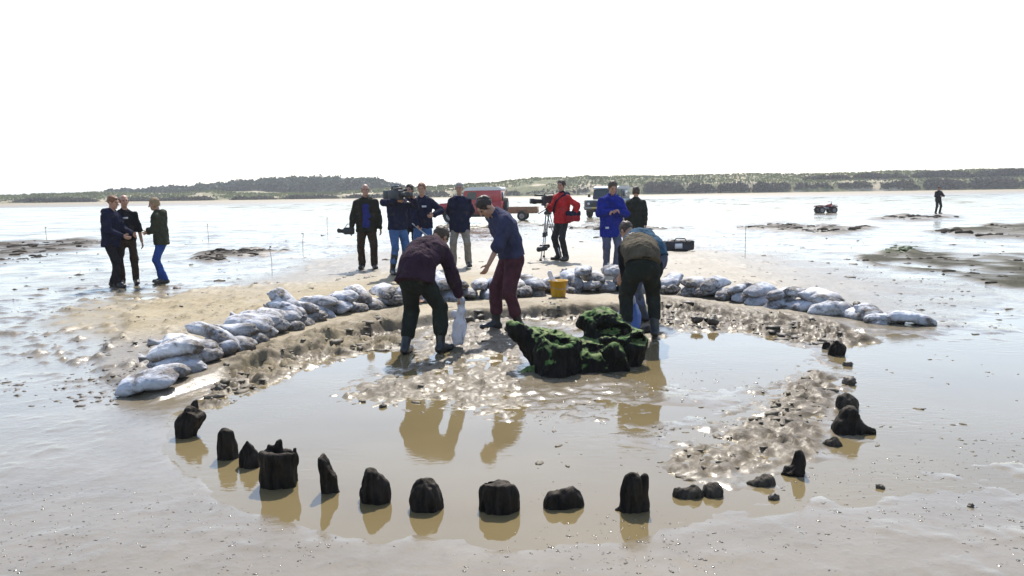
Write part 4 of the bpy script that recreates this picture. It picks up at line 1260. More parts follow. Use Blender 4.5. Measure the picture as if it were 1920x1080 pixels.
    dn = -u0 if lean > 25 else nv(-u0 + np.array([0, 0, -1]))
    hemp = P + dn * hem
    S.cone(waist, hemp, .172 * fat, (.176 + .07 * max(hem, 0)) * fat, .03, fwd1, .72).cone(waist, chest, .172 * fat, .19 * fat, .04, fwd1, .70).cone(chest, neck - u2 * .085, .185 * fat, .105 * fat, .04, fwd1, .74)
    S.clip(hemp, dn)
    if hem > .2: S.ell(hemp + dn * .02, (.14 * fat, .09 * fat, .06), None, .02, 'd')
    for s_ in (1, -1):
        S.cone(neck - u2 * .045, sh[s_] - u2 * .012, .058, .062 * fat, .03)
        S.cone(sh[s_] - u2 * .012, elb[s_], .066 * fat, .058 * fat, .03)
        if s_ in bare:
            S.cone(elb[s_] + (sh[s_] - elb[s_]) * .2, elb[s_] + (wri[s_] - elb[s_]) * .12, .068 * fat, .064 * fat, .015)
        else:
            S.cone(elb[s_], wri[s_] - nv(wri[s_] - elb[s_]) * .02, .062 * fat, .047 * fat, .02)
    S.cone(neck - u2 * .05, neck + u2 * .012, .082, .073, .02)
    S.ell(neck + hu * .055 + hf * .035, (.05, .06, .05), R, .01, 'd')
    V, Q = S.net(); V = wrinkle(V, Q, .0095, sd + 9)
    link(tname, mesh_np(tname, V, [Q], [tmat]), body)
    def child(name, mat, S, a=.004, s2=0):
        V, Q = S.net(); V = wrinkle(V, Q, a, sd + s2); return link(name, mesh_np(name, V, [Q], [mat]), body)
    if hood is not None:
        S = Sculpt(neck - .3, neck + .3, .01)
        b = neck - fwd1 * .085 - u2 * .02
        S.cone(b - X * .075, b + X * .075, .07, .07, .03).cone(b - fwd1 * .02, b - fwd1 * .04 - u2 * .11, .06, .04, .04)
        S.cone(neck + X * .085, b + X * .07, .04, .05, .03).cone(neck - X * .085, b - X * .07, .04, .05, .03)
        child('hood', hood, S, .006, 3)
    if collar is not None:
        S = Sculpt(neck - .25, neck + .25, .009)
        S.cone(neck - u2 * .02, neck + u2 * .045, .082, .078, .01).ell(neck + hf * .10 + hu * .05, (.05, .08, .09), R, .01, 'd').clip(neck + u2 * .05, u2)
        child('collar', collar, S, .003, 5)
    if open_front is not None:
        S = Sculpt(lo, hi, .011)
        of_ = .172 * fat * .72 - .070; w0 = waist + fwd1 * of_
        S.cone(P + fwd1 * of_ - u0 * .02, w0, .105, .105, .02, fwd1, .8).cone(w0, chest + fwd1 * (of_ + .016), .108, .10, .02, fwd1, .8).cone(chest + fwd1 * (of_ + .016), neck - u2 * .06 + fwd1 * .062, .10, .055, .02, fwd1, .8)
        S.clip(P - u0 * .06, -u0)
        child('sweater', open_front, S, .005, 7)
    if badge is not None:
        bx_, bw, bmat2, up = badge
        c = chest + u1 * up + fwd1 * (.150 * fat) + X * bx_
        m = MB(); V = []
        q = [(-bw, -.016), (bw, -.016), (bw, .016), (-bw, .016)]
        m.box((-bw, -.02, -.017), (bw, .012, .017))
        V = np.concatenate(m.v); B = np.stack([X, -fwd1, u1], 1); m.v = [V @ B.T + c]
        m.build('chest_badge', bmat2, body)
    if patch is not None:                       # shoulders of another colour
        S = Sculpt(neck - .4, neck + .4, .0115)
        for s_ in (1, -1): S.cone(neck - u2 * .04, sh[s_] - u2 * .012, .068, .073 * fat, .03)
        S.cone(neck - u2 * .10, neck, .128 * fat, .09, .03, fwd1, .8)
        child('yoke', patch, S, .006, 8)
    if vest is not None:
        S = Sculpt(lo, hi, .0115)
        S.cone(P + u0 * .03, waist, .19 * fat, .186 * fat, .03, fwd1, .76).cone(waist, chest, .186 * fat, .2 * fat, .04, fwd1, .74).cone(chest, neck - u2 * .07, .2 * fat, .122 * fat, .04, fwd1, .78)
        for s_ in (1, -1): S.cone(neck - u2 * .05, sh[s_] - X * s_ * .03, .066, .074 * fat, .03)
        S.clip(P + u0 * .02, -u0)
        child('vest', vest, S, .009, 11)
    if strap is not None:
        S = Sculpt(lo, hi, .011)
        a = sh[1] * .75 + neck * .25 + u2 * .075; b = P + X * -.19 + u0 * .05
        pts = [a - fwd1 * .02, a + fwd1 * .10 - u2 * .06, chest + fwd1 * .155 * fat, waist + fwd1 * .135 * fat - X * .1, b + fwd1 * .05]
        for p0, p1 in zip(pts[:-1], pts[1:]): S.cone(p0, p1, .02, .02, .0)
        child('strap', strap, S, .002, 6)
    M4 = Matrix.Translation((foot.x, foot.y, foot.z)) @ Matrix.Rotation(yaw, 4, 'Z') @ Matrix.Scale(height / 1.79, 4)
    def wld(v): return M4 @ Vector(v)
    return dict(obj=body, wrist=wri, elbow=elb, w=wld, sh=sh, chest=chest, P=P, head=hc, hf=hf, fwd=fwd1, X=X, hand={s_: wri[s_] + nv(wri[s_] - elb[s_]) * .09 for s_ in (1, -1)}, yaw=yaw, waist=waist)

NAVY = cloth('navy_cloth', (.012, .014, .035)); BLACKC = cloth('black_cloth', (.010, .010, .013)); DKTR = cloth('dark_trousers', (.016, .014, .016)); BRNTR = cloth('brown_trousers', (.045, .028, .018))
OLIVE = cloth('olive_cloth', (.04, .042, .026)); JEANS = cloth('blue_jeans', (.025, .06, .22)); PALEJ = cloth('pale_jeans', (.055, .11, .24)); WAX = cloth('waxed_jacket', (.022, .021, .014)); BLUESW = cloth('blue_sweater', (.025, .032, .17))
BEIGE = cloth('beige_trousers', (.25, .22, .18)); GREYTR = cloth('grey_trousers', (.09, .10, .15)); DENIM = cloth('denim_shirt', (.042, .044, .085)); MAROONT = cloth('maroon_trousers', (.075, .028, .035)); MAROONS = cloth('plum_sweater', (.034, .017, .028))
GREENTR = cloth('dark_green_trousers', (.018, .022, .018)); RED = cloth('red_jacket', (.40, .022, .025)); ROYAL = cloth('royal_blue_coat', (.012, .022, .20)); TEAL = cloth('light_blue_shirt', (.03, .075, .12)); KHAKI = cloth('khaki_vest', (.085, .07, .047))
GREYD = cloth('charcoal_trousers', (.03, .028, .03)); OLIVED = cloth('dark_olive_coat', (.022, .024, .018))
WELLY = plain('wellington_rubber', (.012, .014, .016), .35, .3, 8, .1, dirt=(.09, .075, .05)); SHOE = plain('boot_leather', (.02, .014, .01), .5, dirt=(.08, .065, .045))
BADGE = plain('pale_badge', (.6, .62, .66), .6, .1)
PI = math.pi
FT = lambda px, py: GP(px, py)

# left group
personA = person('man in hooded navy jacket facing right, pointing with one arm, left group', FT(214, 538), rad(78), 1.74, 'ginger', lean=9, head=(6, 0), feet={1: (.10, .10), -1: (-.08, -.14)},
       hands={1: (.12, -.40, 1.02), -1: (-.12, -.36, 1.0)}, top=('jacket', NAVY, .14, 1.12), bottom=('trousers', DKTR, 1.0, .02), boots=('boot', SHOE, .18), hood=NAVY)
personB = person('man in black sweatshirt with small white chest logo behind the navy jacket', FT(243, 533), rad(18), 1.74, 'ginger', bald=True, lean=0, head=(0, 20),
       hands={1: (.30, -.02, .74), -1: (-.2, -.22, 1.0)}, top=('sweatshirt', BLACKC, .04, 1.04), bottom=('trousers', BRNTR, .95, .02), boots=('boot', SHOE, .15), badge=(.03, .045, BADGE, .02), bare=(1,))
personC = person('person in green hooded jacket and blue jeans facing left with folded arms', FT(308, 531), rad(-80), 1.68, 'fair', hairlen=.03, lean=5, head=(12, 0),
       hands={1: (-.06, -.26, 1.10), -1: (.06, -.25, 1.06)}, poles={1: (.8, .2, -1), -1: (-.8, .2, -1)}, top=('jacket', OLIVE, .12, 1.12), bottom=('jeans', JEANS, 1.0, .02), boots=('boot', SHOE, .2), hood=OLIVE, feet={1: (.1, .05), -1: (-.1, -.06)})
# back row
personD = person('stout man in open dark waxed jacket over a blue sweater', FT(690, 504), rad(8), 1.80, 'ginger', bald=True, lean=-2, head=(0, 5), hands={1: (.29, .02, .80), -1: (-.33, .0, .80)},
       top=('jacket', WAX, .16, 1.22), bottom=('trousers', BRNTR, 1.12, .02), boots=('boot', SHOE, .22), open_front=BLUESW, width=1.1, feet={1: (.14, .0), -1: (-.12, .05)}, fw=1.1)
personF = person('dark-haired person half hidden behind the cameraman and the sound man', FT(772, 497), rad(-10), 1.76, 'dark', hairlen=.02, lean=0, top=('jacket', NAVY, .1, 1.0), bottom=('trousers', BLACKC, .9, .02), boots=('boot', SHOE, .2))
personE = person('grey-haired cameraman in navy sweater and jeans, video camera at his eye', FT(748, 514), rad(40), 1.76, 'grey', lean=3, head=(4, 8), hands={1: (.10, -.42, 1.46), -1: (-.14, -.20, 1.42)}, poles={1: (.9, .0, -1), -1: (-1.0, .35, -.15)},
       top=('sweater', NAVY, .06, 1.12), bottom=('jeans', PALEJ, 1.0, .42), boots=('wellington_boot', WELLY, .75), curl=.9)
personG = person('sound man in navy jacket with pale badge, holding a boom pole', FT(795, 505), rad(5), 1.78, 'ginger', lean=2, head=(4, -5), hands={1: (.22, -.24, 1.12), -1: (-.10, -.28, .92)}, poles={1: (1, .3, -.4), -1: (-1, .4, -.4)},
       top=('jacket', NAVY, .08, 1.1), bottom=('jeans', PALEJ, 1.0, .3), boots=('wellington_boot', WELLY, .7), badge=(.04, .045, BADGE, .0), curl=1.0)
personH = person('grey-haired man in long navy jacket, hands behind back, beige trousers', FT(864, 500), rad(0), 1.77, 'grey', lean=-1, hands={1: (.10, .20, .95), -1: (-.10, .20, .95)}, poles={1: (1, .6, .2), -1: (-1, .6, .2)},
       top=('jacket', NAVY, .20, 1.18), bottom=('trousers', BEIGE, 1.05, .02), boots=('boot', SHOE, .16), collar=BADGE, feet={1: (.17, .0), -1: (-.15, .04)})
personK = person('person in red jacket with dark hood standing beside the tripod', FT(1054, 488), rad(-52), 1.82, 'dark', lean=0, head=(0, 20), hands={1: (.30, .06, .96), -1: (-.05, -.36, 1.22)}, poles={1: (1, .7, 0), -1: (-.6, .4, -1)},
       top=('jacket', RED, .10, 1.16), bottom=('trousers', GREYD, .95, .02), boots=('boot', SHOE, .22), patch=NAVY, strap=NAVY, hood=NAVY)
personM = person('person in dark olive coat seen from behind, right of the royal blue coat', FT(1192, 487), rad(160), 1.66, 'brown', hairlen=.02, lean=0, top=('coat', OLIVED, .26, 1.12), bottom=('trousers', BEIGE, .95, .02), boots=('boot', SHOE, .2), hands={1: (.22, -.05, .86), -1: (-.22, -.05, .86)})
personL = person('man in long royal blue coat looking down at his clasped hands', FT(1146, 511), rad(6), 1.76, 'brown', lean=2, head=(22, 5), hands={1: (.02, -.24, 1.17), -1: (-.03, -.24, 1.19)}, poles={1: (1, .1, -.7), -1: (-1, .1, -.7)},
       top=('coat', ROYAL, .24, 1.2), bottom=('trousers', GREYTR, 1.05, .02), boots=('boot', SHOE, .2), curl=.9, collar=ROYAL, badge=(-.12, .03, BADGE, -.42), feet={1: (.09, .0), -1: (-.09, .03)})
personP = person('lone distant figure in dark clothes standing on the shore at far right', FT(1758, 401), rad(5), 1.72, 'dark', lean=0, head=(8, 0), hands={1: (.06, -.24, 1.15), -1: (-.06, -.24, 1.15)}, poles={1: (1, .1, -.6), -1: (-1, .1, -.6)},
       top=('jacket', BLACKC, .1, 1.1), bottom=('trousers', BLACKC, 1.0, .02), boots=('boot', SHOE, .3), fine=1.3)
# the diggers
personI = person('tall man in denim shirt and maroon trousers stooping, one arm hanging', FT(953, 618), rad(-66), 1.77, 'dark', lean=29, head=(36, 0), pelvis=(0, .06, .93), feet={1: (.10, .10), -1: (-.10, -.12)},
       hands={1: (.18, -.34, .80), -1: (-.22, .06, .97)}, poles={1: (.6, 1, 0), -1: (-.8, 1, .3)}, top=('shirt', DENIM, .02, 1.16), bottom=('trousers', MAROONT, 1.16, .36), boots=('wellington_boot', WELLY, .8), bare=(1, -1), collar=DENIM)
personJ = person('man in plum sweater bending over with his back turned, holding a plastic bag', FT(792, 662), rad(158), 1.70, 'brown', lean=72, side=0, head=(4, -18), pelvis=(0, .10, .88), feet={1: (.16, .10), -1: (-.19, -.08)},
       hands={1: (.24, -.36, .62), -1: (-.32, -.30, .63)}, poles={1: (.5, 1, .3), -1: (-.6, 1, .3)}, top=('sweater', MAROONS, .09, 1.22), bottom=('trousers', GREENTR, 1.16, .36), boots=('wellington_boot', WELLY, .8), curl=1.1)
personO = person('person in light blue shirt bending down behind the khaki vest', FT(1216, 600), rad(-148), 1.70, 'brown', lean=80, head=(0, 0), pelvis=(0, .12, .86), feet={1: (.12, .05), -1: (-.12, -.05)},
       hands={1: (.16, -.42, .50), -1: (-.16, -.45, .47)}, poles={1: (.5, 1, .3), -1: (-.5, 1, .3)}, top=('shirt', TEAL, .02, 1.12), bottom=('trousers', GREYTR, 1.05, .36), boots=('wellington_boot', WELLY, .8), bare=(1, -1))
personN = person('person in khaki vest bending low with back turned beside the stump', FT(1201, 632), rad(178), 1.72, 'brown', lean=94, head=(4, 16), pelvis=(0, .14, .86), feet={1: (.17, .06), -1: (-.17, -.02)},
       hands={1: (.10, -.34, .46), -1: (-.24, -.38, .50)}, poles={1: (.6, 1, .2), -1: (-.8, 1, .4)}, top=('jumper', BLACKC, -.02, 1.1), bottom=('trousers', GREENTR, 1.16, .36), boots=('wellington_boot', WELLY, .8), vest=KHAKI, bare=(-1,), curl=.9)

# ================================================================== vehicles
GLASS = MT('dusty_glass'); GLASS = GLASS.set(col=(.03, .045, .05), rough=.08, spec=.6)
def car_paint(name, col):
    if name in _mc: return _mc[name]
    t = MT(name); v = t.coord(); n = t.noise(v, 2.5, 5)
    sz_ = t.node('ShaderNodeSeparateXYZ'); t.l(v, sz_.inputs[0])
    mud_ = t.math('MULTIPLY', t.mapr(sz_.outputs[2], .95, .35, 0, .8), t.mapr(n, .35, .6, .3, 1))
    t.set(col=t.mix(mud_, t.mix(t.mapr(n, .3, .7, 0, 1), tuple(x * .85 for x in col), tuple(min(1, x * 1.15) for x in col)), (.2, .165, .12)), rough=.38, coat=.3)
    _mc[name] = t.m; return t.m
TYRE = plain('tyre_rubber', (.02, .02, .02), .8, dirt=(.1, .085, .06)); RIMM = plain('wheel_rim', (.35, .35, .34), .5, dirt=(.15, .12, .09))
LAMP = plain('lamp_glass', (.6, .62, .65), .15, .05); AMBER = plain('amber_lens', (.6, .22, .02), .3, .05); PLATE = plain('yellow_plate', (.65, .5, .05), .5, .05); GREYM = plain('grey_metal', (.3, .3, .31), .5, metal=.3)
def wheel(name, parent, loc, r=.38, w=.22):
    o = MB()
    o.lathe([(r * .55, -w / 2), (r * .93, -w / 2), (r, -w * .32), (r, w * .32), (r * .93, w / 2), (r * .55, w / 2)], 28, 'y')
    for k_ in range(24):
        a = 2 * math.pi * k_ / 24; R_ = Matrix.Rotation(-a, 3, 'Y')
        o.box((r * .985, -w * .45, -.02), (r * 1.03, w * .45, .02), R_, (0, 0, 0))
    ty = o.build(name, TYRE, parent, False); ty.location = loc
    m = MB(); m.lathe([(0, -w * .36), (r * .16, -w * .38), (r * .2, -w * .25), (r * .45, -w * .22), (r * .55, -w * .46), (r * .58, -w * .46), (r * .58, w * .46), (r * .55, w * .46), (r * .45, w * .22), (r * .2, w * .25), (0, w * .36)], 24, 'y')
    m.build('rim', RIMM, ty, True)
    return ty
def off_roader(label, loc, yaw, paint, roof_paint, panel_side=True, L=3.9, name='off_road_van'):
    """boxy off-roader, nose towards -x; wheels on z=0"""
    root = empty(name, loc, yaw); tag(root, label, 'van')
    hw = .86
    xb = L - 1.0      # body back
    # lower body with wheel arches
    def arch(cx, r, n=9): return [(cx + r * math.cos(a), .46 + r * math.sin(a)) for a in np.linspace(math.pi, 0, n)]
    fa, ra = .0, 2.36
    prof = [(-.62, .55), (-.62, .98), (-.60, 1.10), (.55, 1.18), (.72, 1.19), (xb, 1.19), (xb, .48)] + arch(ra, .47)[::-1] + arch(fa, .47)[::-1] + [(-.5, .5)]
    prof = [(x, z) for x, z in prof]
    # concave outline: build it as columns instead of a fan
    xs_ = np.unique(np.round(np.concatenate([np.linspace(-.62, xb, 60), [fa - .47, fa + .47, ra - .47, ra + .47]]), 4))
    top_ = np.interp(xs_, [-.62, -.60, .55, .72, xb], [1.02, 1.10, 1.18, 1.19, 1.19]); bot_ = np.full_like(xs_, .48)
    for cx in (fa, ra):
        m_ = np.abs(xs_ - cx) <= .47; bot_[m_] = np.maximum(bot_[m_], .44 + np.sqrt(np.maximum(.47 ** 2 - (xs_[m_] - cx) ** 2, 0)))
    m = MB(); V = []; Q = []
    for x, t_, b_ in zip(xs_, top_, bot_): V += [(x, -hw, b_), (x, -hw, t_), (x, hw, t_), (x, hw, b_)]
    for i in range(len(xs_) - 1):
        for k_ in range(4): Q.append((i * 4 + k_, i * 4 + (k_ + 1) % 4, i * 4 + 4 + (k_ + 1) % 4, i * 4 + 4 + k_))
    n_ = (len(xs_) - 1) * 4
    Q += [(0, 3, 2, 1), (n_, n_ + 1, n_ + 2, n_ + 3)]
    m.add(V, np.array(Q)[:, ::-1]); m.build('body', paint, root)
    # upper cab and box
    m = MB(); m.prism([(.62, 1.192), (.86, 1.78), (1.62, 1.80), (1.62, 1.192)], -.80, .80); m.build('cab', paint, root, bevel=.02)
    m = MB(); m.box((1.63, -.83, 1.193), (xb - .01, .83, 1.80)); m.build('rear_box', paint, root, bevel=.03)
    m = MB(); m.prism([(.78, 1.80), (.9, 1.93), (1.2, 1.99), (xb - .25, 1.99), (xb + .0, 1.95), (xb + .02, 1.80)], -.84, .84); m.build('roof', roof_paint, root, bevel=.04)
    # glass
    m = MB(); c = Vector((.74, 0, 1.5)); m.add([(.655, -.7, 1.29), (.655, .7, 1.29), (.83, .7, 1.72), (.83, -.7, 1.72)], [(0, 1, 2, 3)]); m.v[-1][:, 0] -= .012; w_ = m.build('windscreen', GLASS, root)
    m = MB(); m.tube([(.645, 0, 1.28), (.825, 0, 1.73)], .018, 6); m.build('centre_bar', paint, w_)
    for s_ in (-1, 1):
        y = s_ * .806
        m = MB(); m.prism([(.92, 1.30), (1.06, 1.72), (1.52, 1.72), (1.52, 1.30)], y - .004, y + .004); m.build('side_window', GLASS, root)
        d = MB(); d.box((.80, s_ * (hw + .006) - .006, .62), (1.56, s_ * (hw + .006) + .006, 1.17)); dr = d.build('door', paint, root, bevel=.008)
        h_ = MB(); h_.box((1.42, s_ * (hw + .03) - .015, 1.02), (1.54, s_ * (hw + .03) + .015, 1.06)); h_.build('handle', BLK, dr)
        if not panel_side:
            m = MB(); m.box((1.8, s_ * .838 - .006, 1.33), (2.7, s_ * .838 + .006, 1.68)); m.build('rear_side_window', GLASS, root)
        m = MB(); m.lathe([(0, -.02), (.085, -.02), (.09, .0), (.0, .03)], 16, 'x', (-.63, s_ * .56, .88)); m.build('headlight', LAMP, root, True)
        m = MB(); m.box((.50, s_ * 1.0 - .08, 1.28), (.56, s_ * 1.0 + .08, 1.48)); m.build('wing_mirror', BLK, root)
        m = MB(); m.box((-.62, s_ * .78 - .05, 1.0), (-.60, s_ * .78 + .05, 1.05)); m.v[0][:, 0] -= .02; m.build('indicator', AMBER, root)
    m = MB()
    for k_ in range(6): m.box((-.64, -.36, .72 + k_ * .055), (-.61, .36, .75 + k_ * .055))
    m.build('grille', BLK, root)
    m = MB(); m.box((-.82, -.82, .56), (-.68, .82, .68)); b_ = m.build('front_bumper', GREYM, root, bevel=.02)
    m = MB(); m.box((-.84, -.26, .58), (-.821, .26, .66)); m.build('number_plate', PLATE, b_)
    m = MB(); m.box((-.45, -.7, .34), (xb - .1, .7, .52)); m.build('chassis', BLK, root)
    m = MB(); m.box((xb, -.82, .5), (xb + .06, -.4, .62)); m.box((xb, .4, .5), (xb + .06, .82, .62)); m.build('rear_bumper', GREYM, root)
    m = MB(); m.box((xb + .001, -.5, 1.3), (xb + .012, .5, 1.68)); m.build('rear_window', GLASS, root)
    for s_ in (-1, 1):
        m = MB(); m.lathe([(0, 0), (.05, 0), (.05, .03), (0, .035)], 12, 'x', (xb, s_ * .74, .95)); m.build('tail_light', AMBER, root)
        for cx in (fa, ra): wheel('wheel', root, (cx, s_ * .74, .385))
    sp = wheel('spare_wheel', root, (xb + .13, .1, 1.0), .36, .2); sp.rotation_euler = (0, 0, math.pi / 2)
    return root
REDP = car_paint('red_paint', (.42, .03, .035)); DKGP = car_paint('dark_green_paint', (.016, .03, .035)); WHP = plain('white_roof_paint', (.7, .7, .7), .4, .1)
pf = GP(848, 419)
off_roader('red off-road van with a white roof, parked beyond the people', (pf.x, pf.y + .9, pf.z), rad(-9), REDP, WHP)
pg = GP(1112, 408)
g_ = off_roader('dark green off-road vehicle with pale roof behind the royal blue coat', (pg.x + .5, pg.y + .2, pg.z), rad(62), DKGP, car_paint('pale_roof_paint', (.45, .47, .5)), False, 4.2, 'off_road_vehicle')

# flat trailer behind the red van
pt = GP(978, 413)
root = empty('flat_trailer', pt, rad(-7)); tag(root, 'low flat trailer with an orange-brown side board behind the red van', 'trailer')
WOODO = plain('orange_board', (.26, .145, .075), .7, .2, 4)
m = MB(); m.box((-1.25, -.75, .50), (.95, .75, .55)); m.build('deck', WOODO, root)
for y in (-.77, .75):
    m = MB(); m.box((-1.25, y, .42), (.95, y + .02, .80)); m.build('side_board', WOODO, root, bevel=.004)
m = MB(); m.box((.955, -.74, .42), (.975, .74, .80)); m.build('tail_board', WOODO, root)
m = MB(); m.tube([(-1.25, 0, .48), (-2.3, 0, .46)], .04, 8); m.tube([(-1.2, -.5, .48), (-1.9, 0, .47)], .03, 6); m.tube([(-1.2, .5, .48), (-1.9, 0, .47)], .03, 6); m.build('drawbar', GREYM, root)
for s_ in (-1, 1):
    wheel('wheel', root, (.1, s_ * .72, .28), .28, .18)
    m = MB(); m.box((-.22, s_ * .72 - .1, .575), (.42, s_ * .72 + .1, .595)); m.build('mudguard', BLK, root)

# quad bike
pq = GP(1548, 400)
root = empty('quad_bike', pq, rad(6), .82); tag(root, 'small quad bike with fat tyres parked alone on the far wet sand', 'quad bike')
QRED = plain('quad_red', (.25, .05, .04), .4); 
for x in (-.52, .52):
    for y in (-.36, .36): wheel('wheel', root, (x, y, .27), .27, .24)
m = MB(); m.tube([(-.5, -.15, .35), (-.1, -.18, .3), (.5, -.15, .38)], .03, 6); m.tube([(-.5, .15, .35), (-.1, .18, .3), (.5, .15, .38)], .03, 6); m.tube([(-.5, -.3, .27), (-.5, .3, .27)], .03, 6); m.tube([(.5, -.3, .27), (.5, .3, .27)], .03, 6); m.build('frame', BLK, root)
m = MB(); m.box((-.25, -.16, .28), (.2, .16, .5)); m.build('engine', GREYM, root, bevel=.03)
S = Sculpt((-.7, -.3, .4), (.3, .3, .9), .02); S.cone((-.5, 0, .62), (.05, 0, .58), .13, .12, .03, (0, 0, 1), .5); sculpt_obj('seat', S, BLK, ((6, .005),), 1, root)
S = Sculpt((-.2, -.35, .3), (.9, .35, 1.0), .02); S.cone((.1, 0, .6), (.45, 0, .68), .13, .12, .04); sculpt_obj('tank', S, QRED, ((6, .005),), 1, root)
for x in (-.52, .52):
    m = MB()
    for y in (-.36, .36): m.prism([(x - .3, .52), (x - .2, .60), (x + .2, .60), (x + .3, .52), (x + .2, .63), (x - .2, .63)], y - .14, y + .14)
    m.build('mudguard', QRED, root)
m = MB(); m.tube([(.35, -.36, .92), (.42, -.15, .95), (.45, 0, .92), (.42, .15, .95), (.35, .36, .92)], .018, 6); m.tube([(.45, 0, .9), (.58, 0, .5)], .025, 6); m.build('handlebar', BLK, root)
m = MB(); m.box((-.85, -.3, .66), (-.4, .3, .68)); m.box((.5, -.28, .68), (.85, .28, .70)); m.build('rack', BLK, root)
m = MB(); m.lathe([(0, 0), (.07, 0), (.06, -.1), (0, -.1)], 12, 'x', (.75, 0, .6)); m.build('headlight', LAMP, root)

# ================================================================== things carried or standing about
# video camera on a tripod
p0 = GP(1002, 491); pc = GP(1018, 486); top_ = at_depth(1027, 402, pc.y + .15)
root = empty('tripod', (top_.x, top_.y, p0.z)); tag(root, 'spindly silver video tripod standing beside the red jacket', 'tripod')
hh = top_.z - p0.z
LEGM = plain('tripod_metal', (.42, .42, .42), .35, metal=.7)
for px, py in ((1002, 492), (1013, 486), (1060, 490)):
    f_ = GP(px, py); d = Vector((f_.x - top_.x, f_.y - top_.y, 0)); 
    if d.length > .62: d = d.normalized() * .62
    if px == 1013: d = Vector((-.08, .45, 0))
    m = MB(); e = Vector((0, 0, hh)) + d * .06
    mid = e.lerp(d, .45)
    n_ = d.cross(Vector((0, 0, 1))).normalized() * .035
    m.tube([e + n_, mid + n_ * .6], .012, 6); m.tube([e - n_, mid - n_ * .6], .012, 6); m.tube([mid, d], .013, 6)
    lg = m.build('leg', LEGM, root)
    c = MB(); c.tube([mid + Vector((0, 0, .05)), mid - Vector((0, 0, .05))], .045, 8); c.build('clamp', BLK, lg)
    c = MB(); c.tube([d + Vector((0, 0, .03)), d - Vector((0, 0, .02))], .03, 8); c.build('foot', BLK, lg)
    if px != 1060:
        S = Sculpt((-.25, -.25, -.2), (.25, .25, .2), .012); S.cone((-.07, 0, 0), (.07, 0, .01), .06, .055, .02); q = sculpt_obj('weight_bag', S, BLK, ((12, .015),), 1, lg, tuple(Vector((0, 0, hh)).lerp(d, .76)), 3)
m = MB(); m.lathe([(0, 0), (.09, 0), (.09, .05), (.05, .08), (.05, .14), (.08, .16), (.08, .2), (0, .2)], 16, 'z', (0, 0, hh)); m.build('fluid_head', BLK, root, True)
m = MB(); m.tube([(0, -.04, hh + .14), (.28, -.1, hh - .02)], .012, 6); m.tube([(0, .04, hh + .14), (-.22, -.12, hh + .02)], .012, 6); m.build('pan_handle', BLK, root)
def video_camera(label, loc, yaw, sc=1.0, pitch=0):
    """lens towards +x"""
    r = empty('video_camera', loc, yaw, sc); r.rotation_euler = (0, pitch, yaw); tag(r, label, 'video camera')
    CAMB = plain('camera_body', (.03, .03, .035), .45)
    m = MB(); m.box((-.2, -.07, 0), (.13, .07, .2)); m.build('body', CAMB, r, bevel=.015)
    m = MB(); m.box((-.36, -.06, .02), (-.205, .06, .19)); m.build('battery', CAMB, r, bevel=.01)
    m = MB(); m.lathe([(.05, .13), (.05, .26), (.062, .27), (.062, .33), (.04, .33), (0, .31)], 18, 'x', (0, 0, .1)); l_ = m.build('lens', BLK, r, True)
    m = MB(); m.box((.33, -.075, .05), (.39, .075, .16)); m.build('lens_hood', BLK, l_)
    m = MB(); m.tube([(-.15, 0, .2), (-.14, 0, .27), (.05, 0, .28), (.1, 0, .2)], .014, 6); m.build('top_handle', CAMB, r)
    m = MB(); m.tube([(-.08, .13, .2), (.14, .13, .2)], .026, 10); m.tube([(.1, .05, .2), (.1, .13, .2)], .012, 6); v_ = m.build('viewfinder', CAMB, r, True)
    m = MB(); m.tube([(-.08, .13, .2), (-.13, .13, .2)], [.026, .036], 10); m.build('eyecup', BLK, v_)
    m = MB(); m.tube([(.02, -.1, .22), (.27, -.1, .23)], .02, 8); m.build('microphone', BLK, r)
    return r
video_camera('video camera mounted on the tripod beside the red jacket', (top_.x, top_.y, p0.z + hh + .2), rad(195), 1.05)
E = personE
wc = E['w'](E['head'] + E['hf'] * .13 + E['X'] * -.13 + np.array([0, 0, -.20]))
fy = E['yaw'] - math.pi / 2
video_camera('dark shoulder video camera held to the grey-haired man\'s eye', wc, fy + rad(8), .95)

# boom pole with a furry windshield
Gp = personG
h1 = Gp['w'](Gp['hand'][-1]); h2 = Gp['w'](Gp['hand'][1])
tip = GP(838, 500); tip = Vector((tip.x, h1.y - .55, 0)); tip.z = at_depth(836, 462, tip.y).z
root = empty('boom_microphone', h1); tag(root, 'pale boom pole with a furry grey microphone cover held by the sound man', 'microphone')
back = (h1 - tip).normalized() * .25
m = MB(); m.tube([back, tip - h1], .012, 8); m.build('pole', plain('pale_pole', (.5, .5, .5), .4), root)
S = Sculpt((-.3, -.2, -.2), (.3, .2, .2), .012); S.cone((-.13, 0, 0), (.13, 0, 0), .07, .07, .02)
FUR = plain('grey_fur', (.22, .21, .2), .95, .5, 80, .8, 200)
o = sculpt_obj('windshield', S, FUR, ((25, .02), (60, .015)), 1, root, tuple(tip - h1), 6, (0, .5, .2))

# camera bag at the stout man's side
D = personD
p = D['w']((-.36, -.03, .86))
root = empty('camera_bag', p, rad(8)); tag(root, 'small black camera bag hanging at the stout man\'s right hand', 'bag')
S = Sculpt((-.25, -.2, -.25), (.25, .2, .2), .01); S.box((0, 0, -.05), (.11, .07, .075), None, .03, .02).cone((-.1, 0, -.06), (-.2, 0, -.04), .05, .045, .02); sculpt_obj('pouch', S, BLK, ((14, .01),), 1, root)
m = MB(); m.tube([(-.09, 0, .0), (-.03, 0, .09), (.05, 0, .09), (.1, 0, .0)], .008, 6); m.build('strap', BLK, root)

